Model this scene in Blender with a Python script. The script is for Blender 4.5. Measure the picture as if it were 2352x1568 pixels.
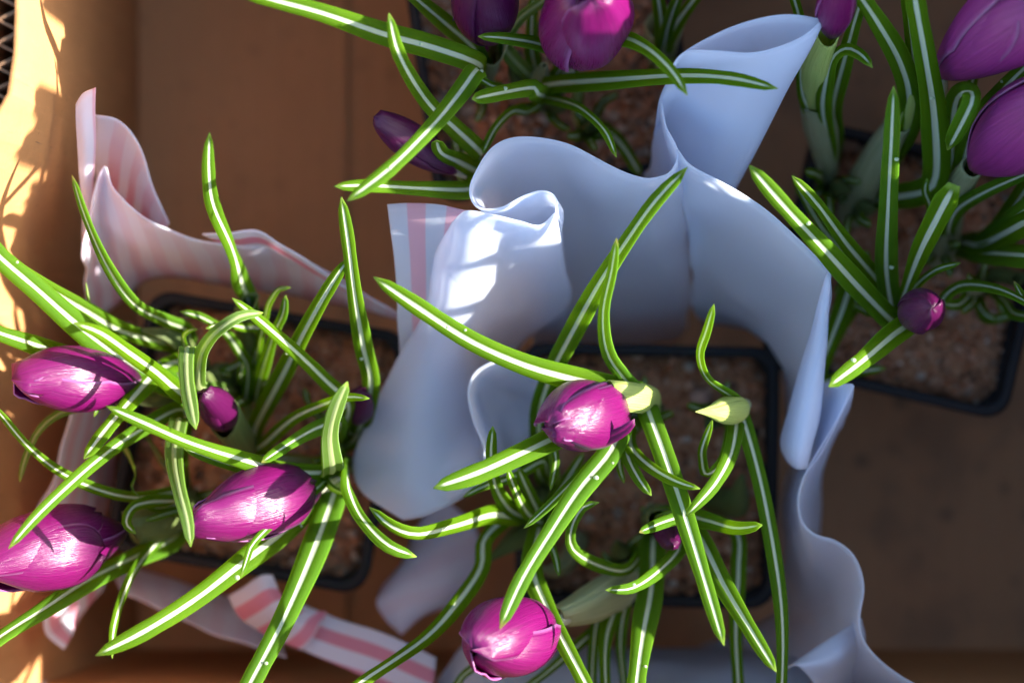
import bpy, bmesh, math, random
from mathutils import Vector, Matrix, noise
R = math.radians
random.seed(7)
for o in list(bpy.data.objects): bpy.data.objects.remove(o)
sc = bpy.context.scene
C = sc.collection

# ---------------------------------------------------------------- camera, sky, sun, exposure
H, WID = 0.68, 22.3 / 50.0                     # camera height over the box floor, sensor / focal length
cam = bpy.data.objects.new('camera', bpy.data.cameras.new('camera')); C.objects.link(cam)
cam.location = (0, 0, H); cam.rotation_euler = (0, 0, 0)
cam.data.sensor_width = 22.3; cam.data.lens = 50
cam.data.clip_start = 0.01; cam.data.clip_end = 500
cam.data.dof.use_dof = True; cam.data.dof.focus_distance = H - 0.136; cam.data.dof.aperture_fstop = 3.5
sc.camera = cam
SUN_EL, SUN_AZ = 19.0, 86.0                   # azimuth clockwise from +Y: light comes from the right of the picture
w = bpy.data.worlds.new('World'); sc.world = w; w.use_nodes = True
nt = w.node_tree; nt.nodes.clear()
sky = nt.nodes.new('ShaderNodeTexSky'); sky.sky_type = 'NISHITA'; sky.sun_disc = False
sky.sun_elevation = R(SUN_EL); sky.sun_rotation = R(SUN_AZ)
bgn = nt.nodes.new('ShaderNodeBackground'); bgn.inputs[1].default_value = 0.125
wo = nt.nodes.new('ShaderNodeOutputWorld')
nt.links.new(sky.outputs[0], bgn.inputs[0]); nt.links.new(bgn.outputs[0], wo.inputs[0])
sd = bpy.data.lights.new('sun', 'SUN'); sd.energy = 5.0; sd.angle = R(0.5); sd.color = (1, .94, .84)
sun = bpy.data.objects.new('sun', sd); C.objects.link(sun)
dv = Vector((math.sin(R(SUN_AZ)) * math.cos(R(SUN_EL)), math.cos(R(SUN_AZ)) * math.cos(R(SUN_EL)), math.sin(R(SUN_EL))))
sun.rotation_euler = dv.to_track_quat('Z', 'Y').to_euler(); sun.location = dv * 3
vs = sc.view_settings; vs.view_transform = 'Standard'; vs.look = 'None'; vs.gamma = 1; vs.use_curve_mapping = False
vs.exposure = 2.15
sc.cycles.use_denoising = True
sc.cycles.max_bounces = 10; sc.cycles.diffuse_bounces = 6; sc.cycles.transmission_bounces = 8

# ---------------------------------------------------------------- helpers
def P(u, v, z):                                # a sighting (2352 wide photo grid) at height z -> metres
    s = (H - z) * WID / 2352
    return Vector(((u - 1176) * s, (784 - v) * s, z))
def S(z): return (H - z) * WID / 2352
def spline(pts, n):
    """Catmull-Rom through pts (Vectors), n+1 samples, about even by chord length"""
    pts = [Vector(p) for p in pts]
    if len(pts) == 2: return [pts[0].lerp(pts[1], i / n) for i in range(n + 1)]
    L = [0]
    for a, b in zip(pts, pts[1:]): L.append(L[-1] + max((b - a).length, 1e-6) ** .8)
    ext = [pts[0] * 2 - pts[1]] + pts + [pts[-1] * 2 - pts[-2]]
    out = []; k = 0
    for i in range(n + 1):
        d = L[-1] * i / n
        while k < len(pts) - 2 and d > L[k + 1]: k += 1
        t = (d - L[k]) / (L[k + 1] - L[k])
        a, b, c, e = ext[k:k + 4]
        out.append(.5 * ((2 * b) + (c - a) * t + (2 * a - 5 * b + 4 * c - e) * t * t + (3 * b - a - 3 * c + e) * t ** 3))
    return out
def lin(vals, t):
    if not isinstance(vals, (list, tuple)): return vals
    x = t * (len(vals) - 1); i = min(int(x), len(vals) - 2)
    return vals[i] + (vals[i + 1] - vals[i]) * (x - i)
def link(name, me, mat, parent=None, smooth=True):
    me.materials.append(mat)
    if smooth: me.polygons.foreach_set('use_smooth', [True] * len(me.polygons))
    o = bpy.data.objects.new(name, me); C.objects.link(o)
    if parent: o.parent = parent
    return o
def mesh(name, verts, faces, uvs=None):
    me = bpy.data.meshes.new(name); me.from_pydata([tuple(v) for v in verts], [], faces)
    if uvs:
        lay = me.uv_layers.new(name='UVMap')
        for p in me.polygons:
            for li, vi in zip(p.loop_indices, p.vertices): lay.data[li].uv = uvs[vi]
    me.update(); return me
def thing(name, label, cat, loc=(0, 0, 0), group=None):
    o = bpy.data.objects.new(name, None); C.objects.link(o); o.location = loc; o.empty_display_size = .01
    o['label'] = label; o['category'] = cat
    if group: o['group'] = group
    return o
def tag(o, label, cat, group=None, kind=None):
    o['label'] = label; o['category'] = cat
    if group: o['group'] = group
    if kind: o['kind'] = kind
    return o

# ---------------------------------------------------------------- materials
def newmat(name):
    m = bpy.data.materials.new(name); m.use_nodes = True; t = m.node_tree; t.nodes.clear()
    return m, t
class NB:
    def __init__(s, t): s.t = t
    def n(s, typ, **k):
        nd = s.t.nodes.new(typ)
        for a, b in k.items(): setattr(nd, a, b)
        return nd
    def l(s, a, b): s.t.links.new(a, b)
    def val(s, sock, x):
        if hasattr(x, 'is_output'): s.l(x, sock)
        else: sock.default_value = x
    def math(s, op, a, b=0., c=0., clamp=False):
        nd = s.n('ShaderNodeMath', operation=op, use_clamp=clamp)
        for i, x in enumerate((a, b, c)): s.val(nd.inputs[i], x)
        return nd.outputs[0]
    def mix(s, f, a, b):
        nd = s.n('ShaderNodeMix', data_type='RGBA'); s.val(nd.inputs[0], f)
        for i, x in ((6, a), (7, b)): s.val(nd.inputs[i], x if hasattr(x, 'is_output') else (*x, 1))
        return nd.outputs[2]
    def smooth(s, x, a, b):
        nd = s.n('ShaderNodeMapRange', interpolation_type='SMOOTHSTEP'); s.val(nd.inputs[0], x)
        nd.inputs[1].default_value = a; nd.inputs[2].default_value = b
        return nd.outputs[0]
    def noise(s, vec, scale, detail=3., rough=.5, fac=True):
        nd = s.n('ShaderNodeTexNoise'); s.l(vec, nd.inputs['Vector']); nd.inputs['Scale'].default_value = scale
        nd.inputs['Detail'].default_value = detail; nd.inputs['Roughness'].default_value = rough
        return nd.outputs[0] if fac else nd.outputs[1]
    def scaled(s, vec, xyz):
        nd = s.n('ShaderNodeMapping'); s.l(vec, nd.inputs[0]); nd.inputs['Scale'].default_value = xyz; return nd.outputs[0]
    def bump(s, h, dist, strength=1.):
        nd = s.n('ShaderNodeBump'); s.l(h, nd.inputs['Height']); nd.inputs['Distance'].default_value = dist
        nd.inputs['Strength'].default_value = strength; return nd.outputs[0]
    def finish(s, col, rough=.5, spec=.5, normal=None, trans=0., tcol=None, coat=0., sheen=0.):
        p = s.n('ShaderNodeBsdfPrincipled'); s.val(p.inputs['Base Color'], col if hasattr(col, 'is_output') else (*col, 1))
        s.val(p.inputs['Roughness'], rough); p.inputs['Specular IOR Level'].default_value = spec
        p.inputs['Coat Weight'].default_value = coat; p.inputs['Coat Roughness'].default_value = .2
        if normal: s.l(normal, p.inputs['Normal'])
        out = s.n('ShaderNodeOutputMaterial'); sh = p.outputs[0]
        if trans:
            tr = s.n('ShaderNodeBsdfTranslucent'); s.val(tr.inputs[0], (tcol if tcol is not None else col) if hasattr(tcol if tcol is not None else col, 'is_output') else (*(tcol if tcol is not None else col), 1))
            if normal: s.l(normal, tr.inputs['Normal'])
            mx = s.n('ShaderNodeMixShader'); s.val(mx.inputs[0], trans); s.l(sh, mx.inputs[1]); s.l(tr.outputs[0], mx.inputs[2]); sh = mx.outputs[0]
        s.l(sh, out.inputs[0])
def coords(b):
    tc = b.n('ShaderNodeTexCoord'); return tc.outputs['Object'], tc.outputs['UV']

def leaf_material():
    m, t = newmat('crocus_leaf'); b = NB(t); ob, uv = coords(b)
    sx = b.n('ShaderNodeSeparateXYZ'); b.l(uv, sx.inputs[0]); u, v = sx.outputs[0], sx.outputs[1]
    under = b.math('GREATER_THAN', u, 1.5)
    a = b.math('SUBTRACT', u, b.math('MULTIPLY', under, 2.))
    d = b.math('ABSOLUTE', b.math('SUBTRACT', a, .5))           # 0 on the midrib, .5 on the margin
    wob = b.noise(b.scaled(ob, (300, 300, 300)), 1., 2.)
    lng = b.noise(b.scaled(uv, (0, 5, 0)), 1., 2.)
    oi = b.n('ShaderNodeObjectInfo')
    d2 = b.math('ADD', d, b.math('MULTIPLY', b.math('SUBTRACT', wob, .5), .018))
    d2 = b.math('ADD', d2, b.math('MULTIPLY', b.math('SUBTRACT', b.math('ADD', lng, oi.outputs['Random']), 1.), .045))
    stripe = b.math('SUBTRACT', 1., b.smooth(d2, .076, .122))
    fade = b.math('MULTIPLY', stripe, b.math('SUBTRACT', 1., b.smooth(v, .965, .992)))
    nz = b.noise(ob, 90., 4.)
    fib = b.noise(b.scaled(uv, (90, 4, 1)), 1., 2.)
    green = b.mix(nz, (.030, .088, .001), (.105, .190, .002))
    green = b.mix(b.math('MULTIPLY', oi.outputs['Random'], .45), green, (.030, .125, .020))
    green = b.mix(b.math('MULTIPLY', fib, .25), green, (.10, .24, .02))
    edge = b.smooth(d, .44, .5)
    green = b.mix(b.math('MULTIPLY', edge, .6), green, (.15, .33, .03))
    top = b.mix(fade, green, b.mix(nz, (.58, .64, .46), (.76, .80, .62)))
    stripe_u = b.math('SUBTRACT', 1., b.smooth(d2, .09, .16))
    und = b.mix(stripe_u, b.mix(nz, (.075, .15, .025), (.13, .22, .05)), (.36, .42, .20))
    col = b.mix(under, top, und)
    tipm = b.smooth(v, .978, .998)
    col = b.mix(tipm, col, b.mix(b.smooth(oi.outputs['Random'], .86, .92), (.24, .36, .06), (.36, .28, .10)))
    col = b.mix(b.math('SUBTRACT', 1., b.smooth(v, .0, .2)), col, (.22, .34, .10))
    nrm = b.bump(b.math('ADD', fib, b.math('MULTIPLY', nz, .5)), .00018, .5)
    rough = b.math('ADD', .36, b.math('MULTIPLY', nz, .2))
    tcol = b.mix(.6, col, (.62, .86, .01))
    b.finish(col, b.math('ADD', rough, .08), .05, nrm, .46, tcol)
    return m
def petal_material():
    m, t = newmat('purple_petal'); b = NB(t); ob, uv = coords(b)
    sx = b.n('ShaderNodeSeparateXYZ'); b.l(uv, sx.inputs[0]); v = sx.outputs[1]
    fib = b.noise(b.scaled(uv, (34, 1.6, 1)), 1., 3., .6)
    fine = b.noise(b.scaled(uv, (110, 5, 1)), 1., 2., .6)
    nz = b.noise(ob, 120., 3.)
    col = b.mix(fib, (.066, .0008, .040), (.205, .005, .118))
    col = b.mix(b.math('MULTIPLY', nz, .35), col, (.075, .0015, .050))
    col = b.mix(b.math('SUBTRACT', 1., b.smooth(v, .04, .42)), col, (.030, .0015, .022))  # dark petal base, carried higher up to paint in shading
    rim = b.smooth(b.math('ABSOLUTE', b.math('SUBTRACT', sx.outputs[0], .5)), .455, .5)
    col = b.mix(b.math('MULTIPLY', rim, .6), col, (.40, .16, .38))
    nrm = b.bump(b.math('ADD', b.math('MULTIPLY', fib, .6), b.math('MULTIPLY', fine, .6)), .0004, .5)
    b.finish(col, b.math('ADD', .18, b.math('MULTIPLY', fine, .22)), .42, nrm, .13, b.mix(.5, col, (.80, .03, .40)))
    return m
def violet_petal_material():
    m, t = newmat('violet_petal'); b = NB(t); ob, uv = coords(b)
    sx = b.n('ShaderNodeSeparateXYZ'); b.l(uv, sx.inputs[0])
    fib = b.noise(b.scaled(uv, (30, 1.4, 1)), 1., 3., .6); fine = b.noise(b.scaled(uv, (100, 4, 1)), 1., 2., .6)
    col = b.mix(fib, (.130, .004, .080), (.330, .030, .230))
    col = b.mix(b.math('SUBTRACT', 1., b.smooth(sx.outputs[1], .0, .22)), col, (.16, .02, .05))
    rim = b.smooth(b.math('ABSOLUTE', b.math('SUBTRACT', sx.outputs[0], .5)), .455, .5)
    col = b.mix(b.math('MULTIPLY', rim, .5), col, (.36, .20, .34))
    b.finish(col, b.math('ADD', .32, b.math('MULTIPLY', fine, .25)), .6, b.bump(b.math('ADD', fib, b.math('MULTIPLY', fine, .7)), .0006, .6), .16, b.mix(.4, col, (.7, .05, .45)))
    return m
def dark_petal_material():
    m, t = newmat('dark_purple_petal'); b = NB(t); ob, uv = coords(b)
    fib = b.noise(b.scaled(uv, (34, 1.6, 1)), 1., 3., .6); fine = b.noise(b.scaled(uv, (110, 5, 1)), 1., 2., .6)
    col = b.mix(fib, (.030, .0015, .020), (.090, .004, .060))
    nrm = b.bump(b.math('ADD', fib, b.math('MULTIPLY', fine, .6)), .0004, .45)
    b.finish(col, b.math('ADD', .22, b.math('MULTIPLY', fine, .15)), .4, nrm, .10, b.mix(.4, col, (.6, .04, .35)))
    return m
def sheath_material(name, c0, c1, trans):
    m, t = newmat(name); b = NB(t); ob, uv = coords(b)
    fib = b.noise(b.scaled(uv, (46, 2.2, 1)), 1., 3., .6); nz = b.noise(ob, 100., 3.)
    col = b.mix(fib, c0, c1); col = b.mix(b.math('MULTIPLY', nz, .4), col, tuple(x * .75 for x in c1))
    nrm = b.bump(fib, .0008, .7)
    b.finish(col, .5, .4, nrm, trans)
    return m
def cardboard_material(name, stains, base=(.61, .315, .14), axis=0):
    m, t = newmat(name); b = NB(t); ob, uv = coords(b)
    n1 = b.noise(ob, 14., 5., .6); n2 = b.noise(b.scaled(ob, (60, 900, 60) if axis else (900, 60, 900)), 1., 3., .6); n3 = b.noise(ob, 700., 3., .7)
    col = b.mix(n1, tuple(x * .78 for x in base), tuple(min(x * 1.2, 1) for x in base))
    col = b.mix(b.math('MULTIPLY', n2, .3), col, tuple(x * .75 for x in base))
    col = b.mix(b.math('MULTIPLY', b.smooth(n3, .5, .8), .3), col, tuple(x * .6 for x in base))
    if stains:
        sx = b.n('ShaderNodeSeparateXYZ'); b.l(ob, sx.inputs[0])
        spots = b.n('ShaderNodeTexVoronoi'); b.l(ob, spots.inputs['Vector']); spots.inputs['Scale'].default_value = 95.
        sp = b.math('SUBTRACT', 1., b.smooth(spots.outputs['Distance'], .10, .34))
        gate = b.smooth(b.noise(ob, 38., 3.), .42, .56)
        k = b.math('MULTIPLY', sp, gate)
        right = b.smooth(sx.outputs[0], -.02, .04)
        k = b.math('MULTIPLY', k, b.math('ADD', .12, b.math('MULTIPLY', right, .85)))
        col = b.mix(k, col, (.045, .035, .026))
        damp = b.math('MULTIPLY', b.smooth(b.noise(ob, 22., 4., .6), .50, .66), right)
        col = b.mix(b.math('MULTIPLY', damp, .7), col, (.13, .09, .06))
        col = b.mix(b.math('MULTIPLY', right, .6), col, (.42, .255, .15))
    scr = b.noise(b.scaled(ob, (40, 420, 40) if axis else (420, 40, 420)), 1., 4., .7)
    col = b.mix(b.math('MULTIPLY', b.smooth(scr, .58, .72), .22), col, tuple(min(1, x * 1.5) for x in base))
    fleck = b.smooth(b.noise(ob, 420., 2.), .68, .76)
    col = b.mix(b.math('MULTIPLY', fleck, .45), col, tuple(x * .35 for x in base))
    sv = b.n('ShaderNodeSeparateXYZ'); b.l(ob, sv.inputs[0])
    wave = b.math('SINE', b.math('MULTIPLY', sv.outputs[1 if axis else 0], 2 * math.pi / .0065))
    hgt = b.math('ADD', b.math('MULTIPLY', wave, .35), n3)
    b.finish(col, .75, .25, b.bump(hgt, .0004, .5))
    return m
def plain_material(name, c0, c1, scale, rough, spec=.4, bump=.0002):
    m, t = newmat(name); b = NB(t); ob, uv = coords(b)
    nz = b.noise(ob, scale, 5., .65); n2 = b.noise(ob, scale * 9, 3.)
    b.finish(b.mix(nz, c0, c1), b.math('ADD', rough, b.math('MULTIPLY', b.math('SUBTRACT', nz, .5), .3)), spec, b.bump(n2, bump, .6))
    return m
def soil_material(name, grains):
    m, t = newmat(name); b = NB(t); ob, uv = coords(b)
    if grains:
        g = b.n('ShaderNodeNewGeometry'); r = g.outputs['Random Per Island']
        cr = b.n('ShaderNodeValToRGB'); b.l(r, cr.inputs[0]); e = cr.color_ramp
        cols = [(0, (.20, .085, .042)), (.18, (.47, .21, .11)), (.35, (.34, .145, .07)), (.5, (.52, .29, .18)), (.62, (.10, .055, .033)), (.75, (.46, .16, .065)), (.86, (.64, .46, .33)), (.94, (.05, .035, .025)), (1, (.62, .52, .42))]
        e.elements[0].position = 0; e.elements[0].color = (*cols[0][1], 1); e.elements[1].position = 1; e.elements[1].color = (*cols[-1][1], 1)
        for p_, c_ in cols[1:-1]: x = e.elements.new(p_); x.color = (*c_, 1)
        col = b.mix(b.math('MULTIPLY', b.noise(ob, 900., 3.), .2), cr.outputs[0], (.2, .1, .06))
    else:
        col = b.mix(b.noise(ob, 220., 5., .7), (.19, .088, .045), (.58, .30, .165))
    b.finish(col, .9, .2, b.bump(b.noise(ob, 1500., 3.), .0003, .7))
    return m
def film_material(name, base, stripe, faint, trans, scale):
    """thin white wrap: stripes printed on the outside (front faces), seen faintly from within"""
    m, t = newmat(name); b = NB(t); ob, uv = coords(b)
    sx = b.n('ShaderNodeSeparateXYZ'); b.l(uv, sx.inputs[0])
    wv = b.math('FRACT', b.math('MULTIPLY', sx.outputs[0], 1. / scale))
    st = b.math('MULTIPLY', b.smooth(wv, .48, .52), b.math('SUBTRACT', 1., b.smooth(wv, .96, 1.)))
    g = b.n('ShaderNodeNewGeometry'); back = g.outputs['Backfacing']
    at = b.n('ShaderNodeAttribute'); at.attribute_name = 'printed'
    k = b.math('MULTIPLY', st, b.math('MULTIPLY', at.outputs['Fac'], 1.))
    nz = b.noise(ob, 60., 4.)
    col = b.mix(b.math('MULTIPLY', nz, .35), base, tuple(x * .9 for x in base))
    col = b.mix(k, col, stripe)
    ridge = b.math('ABSOLUTE', b.math('SUBTRACT', b.noise(b.scaled(ob, (1, .6, 1.3)), 32., 2.), .5))
    crease = b.math('SUBTRACT', 1., b.smooth(ridge, 0., .02))
    hh = b.math('ADD', b.noise(ob, 90., 4.), b.math('MULTIPLY', crease, -.12))
    hh = b.math('ADD', hh, b.math('MULTIPLY', b.noise(ob, 2500., 2.), .03))
    nrm = b.bump(hh, .0009, .35)
    b.finish(col, b.math('ADD', .30, b.math('MULTIPLY', nz, .2)), .4, nrm, trans, col)
    out = [x for x in t.nodes if x.type == 'OUTPUT_MATERIAL'][0]; src = out.inputs[0].links[0].from_socket
    tp = b.n('ShaderNodeBsdfTransparent'); mx = b.n('ShaderNodeMixShader'); mx.inputs[0].default_value = .13      # thin vellum lets a little of what lies behind through
    b.l(src, mx.inputs[1]); b.l(tp.outputs[0], mx.inputs[2]); b.l(mx.outputs[0], out.inputs[0])
    return m
M = dict(
    leaf=leaf_material(), petal=petal_material(), dark=dark_petal_material(), violet=violet_petal_material(),
    sheath=sheath_material('pale_sheath', (.24, .31, .11), (.62, .63, .38), .35),
    lime=sheath_material('lime_sheath', (.40, .53, .09), (.70, .78, .25), .4),
    olive=sheath_material('olive_sheath', (.10, .15, .04), (.20, .26, .08), .3),
    tube=sheath_material('cream_tube', (.52, .54, .36), (.70, .70, .54), .3),
    floor=cardboard_material('cardboard_floor', True), wall=cardboard_material('cardboard_wall', False, (.50, .235, .090), 1),
    flute=cardboard_material('cardboard_flute', False, (.24, .13, .07)),
    plastic=plain_material('black_pot_plastic', (.008, .009, .011), (.020, .021, .024), 160., .62, .25),
    soil=soil_material('soil_bed', False), grain=soil_material('soil_grains', True),
    white=film_material('white_wrap', (.85, .90, 1.0), (.95, .66, .76), .1, .64, .0079),
    pink=film_material('pink_striped_wrap', (.91, .89, 1.0), (.86, .36, .48), .3, .40, .0080),
    anther=plain_material('orange_anther', (.55, .22, .02), (.75, .36, .04), 400., .6),
)
def drop_material():
    m, t = newmat('water_drop'); b = NB(t)
    b.finish((.55, .62, .45), .08, .6, None, .5, (.8, .9, .6)); return m
M['drop'] = drop_material()

# ---------------------------------------------------------------- the box
def wall_x(y, z):                               # the long left side bows outward towards the lower edge
    k = max(0, min(1, (.062 - y) / .060)); k = k * k * (3 - 2 * k)
    return -.1105 - z * (-.004 + .225 * k)
def box_mesh(name, pts, th, mat, parent, axis):
    """solid board: grid pts[i][j] given thickness th along axis"""
    n, mm = len(pts), len(pts[0]); vs = [p for r in pts for p in r] + [p + axis * th for r in pts for p in r]
    o = n * mm; f = []
    for i in range(n - 1):
        for j in range(mm - 1):
            q = [i * mm + j, i * mm + j + 1, (i + 1) * mm + j + 1, (i + 1) * mm + j]; f.append(q); f.append([x + o for x in reversed(q)])
    ring = [j for j in range(mm)] + [i * mm + mm - 1 for i in range(1, n)] + [(n - 1) * mm + j for j in range(mm - 2, -1, -1)] + [i * mm for i in range(n - 2, 0, -1)]
    for a, b_ in zip(ring, ring[1:] + ring[:1]): f.append([b_, a, a + o, b_ + o])
    me = mesh(name, vs, f); bm = bmesh.new(); bm.from_mesh(me); bmesh.ops.recalc_face_normals(bm, faces=bm.faces); bm.to_mesh(me); bm.free()
    return link(name, me, mat, parent, False)
X1, Y0, Y1, HB = .168, -.091, .128, .170
box = thing('cardboard_box', 'open brown cardboard box that holds all the potted crocuses', 'box')
box_mesh('floor_panel', [[Vector((x, y, -.004)) for x in (-.13, X1 + .004)] for y in (Y0 - .004, Y1 + .004)], .004, M['floor'], box, Vector((0, 0, 1)))
xs = P(797, 0, 0).x
box_mesh('floor_flap', [[Vector((x, y, .0004)) for x in (-.1102, xs)] for y in (Y0 + .0005, Y1 - .0005)], .0026, M['floor'], box, Vector((0, 0, 1)))
ys = [Y0 + (Y1 - Y0) * i / 24 for i in range(25)]
zs = [0.0004 + (HB - .0004) * i / 12 for i in range(13)]
wob = lambda y, z: .0006 * noise.noise(Vector((y * 60, z * 30, 3)))
lw = [[Vector((wall_x(y, z) + wob(y, z), y, z + (.0015 * noise.noise(Vector((y * 90, 0, 0))) if z > .16 else 0))) for y in ys] for z in zs]
left = box_mesh('wall_panel', lw, .0007, M['wall'], box, Vector((-1, 0, 0)))
fl_v, fl_f, fl = [], [], .0052
nf = 400
for i in range(nf + 1):
    y = Y0 + (Y1 - Y0) * i / nf
    dx = -.0007 - .0021 + .0020 * math.sin(2 * math.pi * y / fl + .6 * noise.noise(Vector((y * 40, 0, 0))))
    for z in (.09, HB - .001 + .0009 * noise.noise(Vector((y * 300, 1, 0)))): fl_v.append(Vector((wall_x(y, z) + wob(y, z) + dx, y, z)))
for i in range(nf): fl_f.append([2 * i, 2 * i + 1, 2 * i + 3, 2 * i + 2])
ff = link('corrugated_core', mesh('corrugated_core', fl_v, fl_f), M['flute'], left)
md = ff.modifiers.new('thick', 'SOLIDIFY'); md.thickness = .0005
box_mesh('outer_liner', [[p + Vector((-.0052, 0, -.0006)) for p in r] for r in lw], .0007, M['wall'], left, Vector((-1, 0, 0)))
for nm, a, b_, ax in (('wall_panel', (-.1245, Y0), (X1, Y0), Vector((0, -1, 0))), ('wall_panel', (X1, Y0), (X1, Y1), Vector((1, 0, 0))), ('wall_panel', (X1, Y1), (-.1245, Y1), Vector((0, 1, 0)))):
    box_mesh(nm, [[Vector((a[0] + (b_[0] - a[0]) * i / 20, a[1] + (b_[1] - a[1]) * i / 20, z)) for i in range(21)] for z in zs], .004, M['wall'], box, ax)
def fz(y):                                      # invented ragged edge of the unseen flap, notched to shape the sun patches
    h = .208 if y < .062 else .240 if y < .080 else .207 if y < .097 else .236
    return h + .018 * noise.noise(Vector((y * 150, 4, 0))) + .010 * noise.noise(Vector((y * 430, 9, 0)))
box_mesh('added_shade_flap', [[Vector((X1 + .0005 + .0002 * q, .047 + .0805 * i / 120, HB + .0004 + (fz(.047 + .0805 * i / 120) - HB) * q / 6)) for i in range(121)] for q in range(7)], .0035, M['wall'], box, Vector((1, 0, 0)))  # flap added out of view to keep low sun off the left wall
gm = mesh('ground', [(-40, -40, -.006), (40, -40, -.006), (40, 40, -.006), (-40, 40, -.006)], [[0, 1, 2, 3]])
g_ = link('ground', gm, plain_material('paving', (.22, .21, .19), (.32, .30, .27), 3., .85), None, False); g_['kind'] = 'structure'

# ---------------------------------------------------------------- pots and soil
RIM, SOILZ = .070, .0600
def rsq(h, r, n=7):
    pts = []
    for cx, cy, a0 in ((1, 1, 0), (-1, 1, 90), (-1, -1, 180), (1, -1, 270)):
        for i in range(n): a = R(a0 + 90 * i / (n - 1)); pts.append((cx * (h - r) + r * math.cos(a), cy * (h - r) + r * math.sin(a)))
    return pts
def lofted(name, rings, mat, parent, cap=None):
    n = len(rings[0]); v = [p for r in rings for p in r]; f = []
    for i in range(len(rings) - 1):
        for j in range(n): f.append([i * n + j, i * n + (j + 1) % n, (i + 1) * n + (j + 1) % n, (i + 1) * n + j])
    if cap == 0: f.append(list(reversed(range(n))))
    o = link(name, mesh(name, v, f), mat, parent); return o
def make_pot(u, v, ang, side, label, soil_label, seed, ngr=2600, gs=1.):
    c = P(u, v, RIM); h = side * S(RIM) / 2
    t = thing('plant_pot', label, 'plant pot', (c.x, c.y, 0.0032), 'square black pots standing in the box'); t.rotation_euler.z = R(ang)
    def ring(hh, r, z): return [Vector((x, y, z - .0032)) for x, y in rsq(hh, r * .72)]
    lofted('pot_wall', [ring(h * .70, .006, .0032), ring(h * .73, .007, .0045), ring(h * .965, .0085, RIM - .008), ring(h * .965 - .0012, .0082, RIM - .008), ring(h * .70, .006, .006)], M['plastic'], t, 0)
    lofted('pot_rim', [ring(h * .968, .0085, RIM - .0085), ring(h, .0095, RIM - .0085), ring(h, .0095, RIM - .001), ring(h - .0006, .009, RIM), ring(h - .0024, .008, RIM), ring(h - .0030, .0075, RIM - .001), ring(h * .93, .0072, RIM - .011)], M['plastic'], t)
    # soil bed + loose grains: one uncountable mass
    rs = random.Random(seed); hs = h * .945; V, F = [], []; N = 46
    def hz(x, y): return SOILZ - .0015 + .0028 * noise.fractal(Vector((x * 45 + seed * 7, y * 45, seed)), 1, 2, 4) + .0016 * noise.noise(Vector((x * 260, y * 260, seed)))
    for i in range(N + 1):
        for j in range(N + 1):
            x, y = (i / N * 2 - 1) * hs, (j / N * 2 - 1) * hs
            m_ = max(abs(x), abs(y)) / hs
            if abs(x) > hs * .9 and abs(y) > hs * .9: x *= .985; y *= .985
            V.append(Vector((x, y, hz(x, y) - (.001 if m_ > .95 else 0))))
    for i in range(N):
        for j in range(N): a = i * (N + 1) + j; F.append([a, a + N + 1, a + N + 2, a + 1])
    nb = len(F)
    ico = bmesh.new(); bmesh.ops.create_icosphere(ico, subdivisions=1, radius=1); iv = [x.co.copy() for x in ico.verts]; ifc = [[y.index for y in x.verts] for x in ico.faces]; ico.free()
    for k in range(ngr):
        x, y = rs.uniform(-1, 1) * hs * .98, rs.uniform(-1, 1) * hs * .98
        if abs(x) > hs * .9 and abs(y) > hs * .9: continue
        q = rs.random(); r = gs * (.00045 + .0005 * q if k % 7 else .0010 + .0010 * q)
        rot = Matrix.Rotation(rs.uniform(0, 6.28), 3, Vector((rs.gauss(0, 1), rs.gauss(0, 1), rs.gauss(0, 1))).normalized())
        sc_ = Vector((r * rs.uniform(.7, 1.3), r * rs.uniform(.7, 1.3), r * rs.uniform(.5, .9))); o0 = len(V); p0 = Vector((x, y, hz(x, y) + r * .2))
        for q_ in iv:
            d = q_ * rs.uniform(.8, 1.15); V.append(p0 + rot @ Vector((d.x * sc_.x, d.y * sc_.y, d.z * sc_.z)))
        for q_ in ifc: F.append([z + o0 for z in q_])
    me = mesh('sandy_soil', V, F); me.materials.append(M['soil']); 
    o = link('sandy_soil', me, M['grain'], None, False); me.polygons.foreach_set('material_index', [0] * nb + [1] * (len(F) - nb))
    o.location = (c.x, c.y, 0); o.rotation_euler.z = R(ang)
    tag(o, soil_label, 'soil', None, 'stuff')
    # a few stones lying on the soil
    return t
make_pot(590, 1015, -10, 612, 'square black pot inside the pink striped wrap at lower left', 'brown sandy soil in the pot ringed by pink striped wrap', 1)
make_pot(1487, 1093, -1, 602, 'square black pot inside the bluish white wrap at lower centre', 'brown sandy soil in the pot ringed by bluish white wrap', 2)
make_pot(1262, 120, 8, 616, 'square black pot behind the white wrap at the top edge', 'reddish gravelly soil in the pot at the top edge', 3, gs=1.35)
make_pot(2095, 622, -13, 580, 'square black pot standing unwrapped on the right side', 'dark sandy soil in the unwrapped pot on the right', 4)
def pebble(u, v, r, col, label, seed, z=SOILZ):
    bm = bmesh.new(); bmesh.ops.create_icosphere(bm, subdivisions=3, radius=1); rs = random.Random(seed); off = Vector((seed * 3.1, 0, 0))
    fl = (rs.uniform(.8, 1.2), rs.uniform(.8, 1.2), rs.uniform(.5, .7))
    for x in bm.verts:
        k = 1 + .22 * noise.noise(x.co * 1.3 + off) + .08 * noise.noise(x.co * 4 + off); x.co = Vector((x.co.x * fl[0] * k * r, x.co.y * fl[1] * k * r, x.co.z * fl[2] * k * r))
    me = bpy.data.meshes.new('pebble'); bm.to_mesh(me); bm.free()
    o = link('pebble', me, plain_material('stone', tuple(x * .8 for x in col), tuple(x * 1.1 for x in col), 300., .8)); o.location = P(u, v, z + r * .25)
    tag(o, label, 'pebble', 'pebbles lying on the potting soil')
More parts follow.
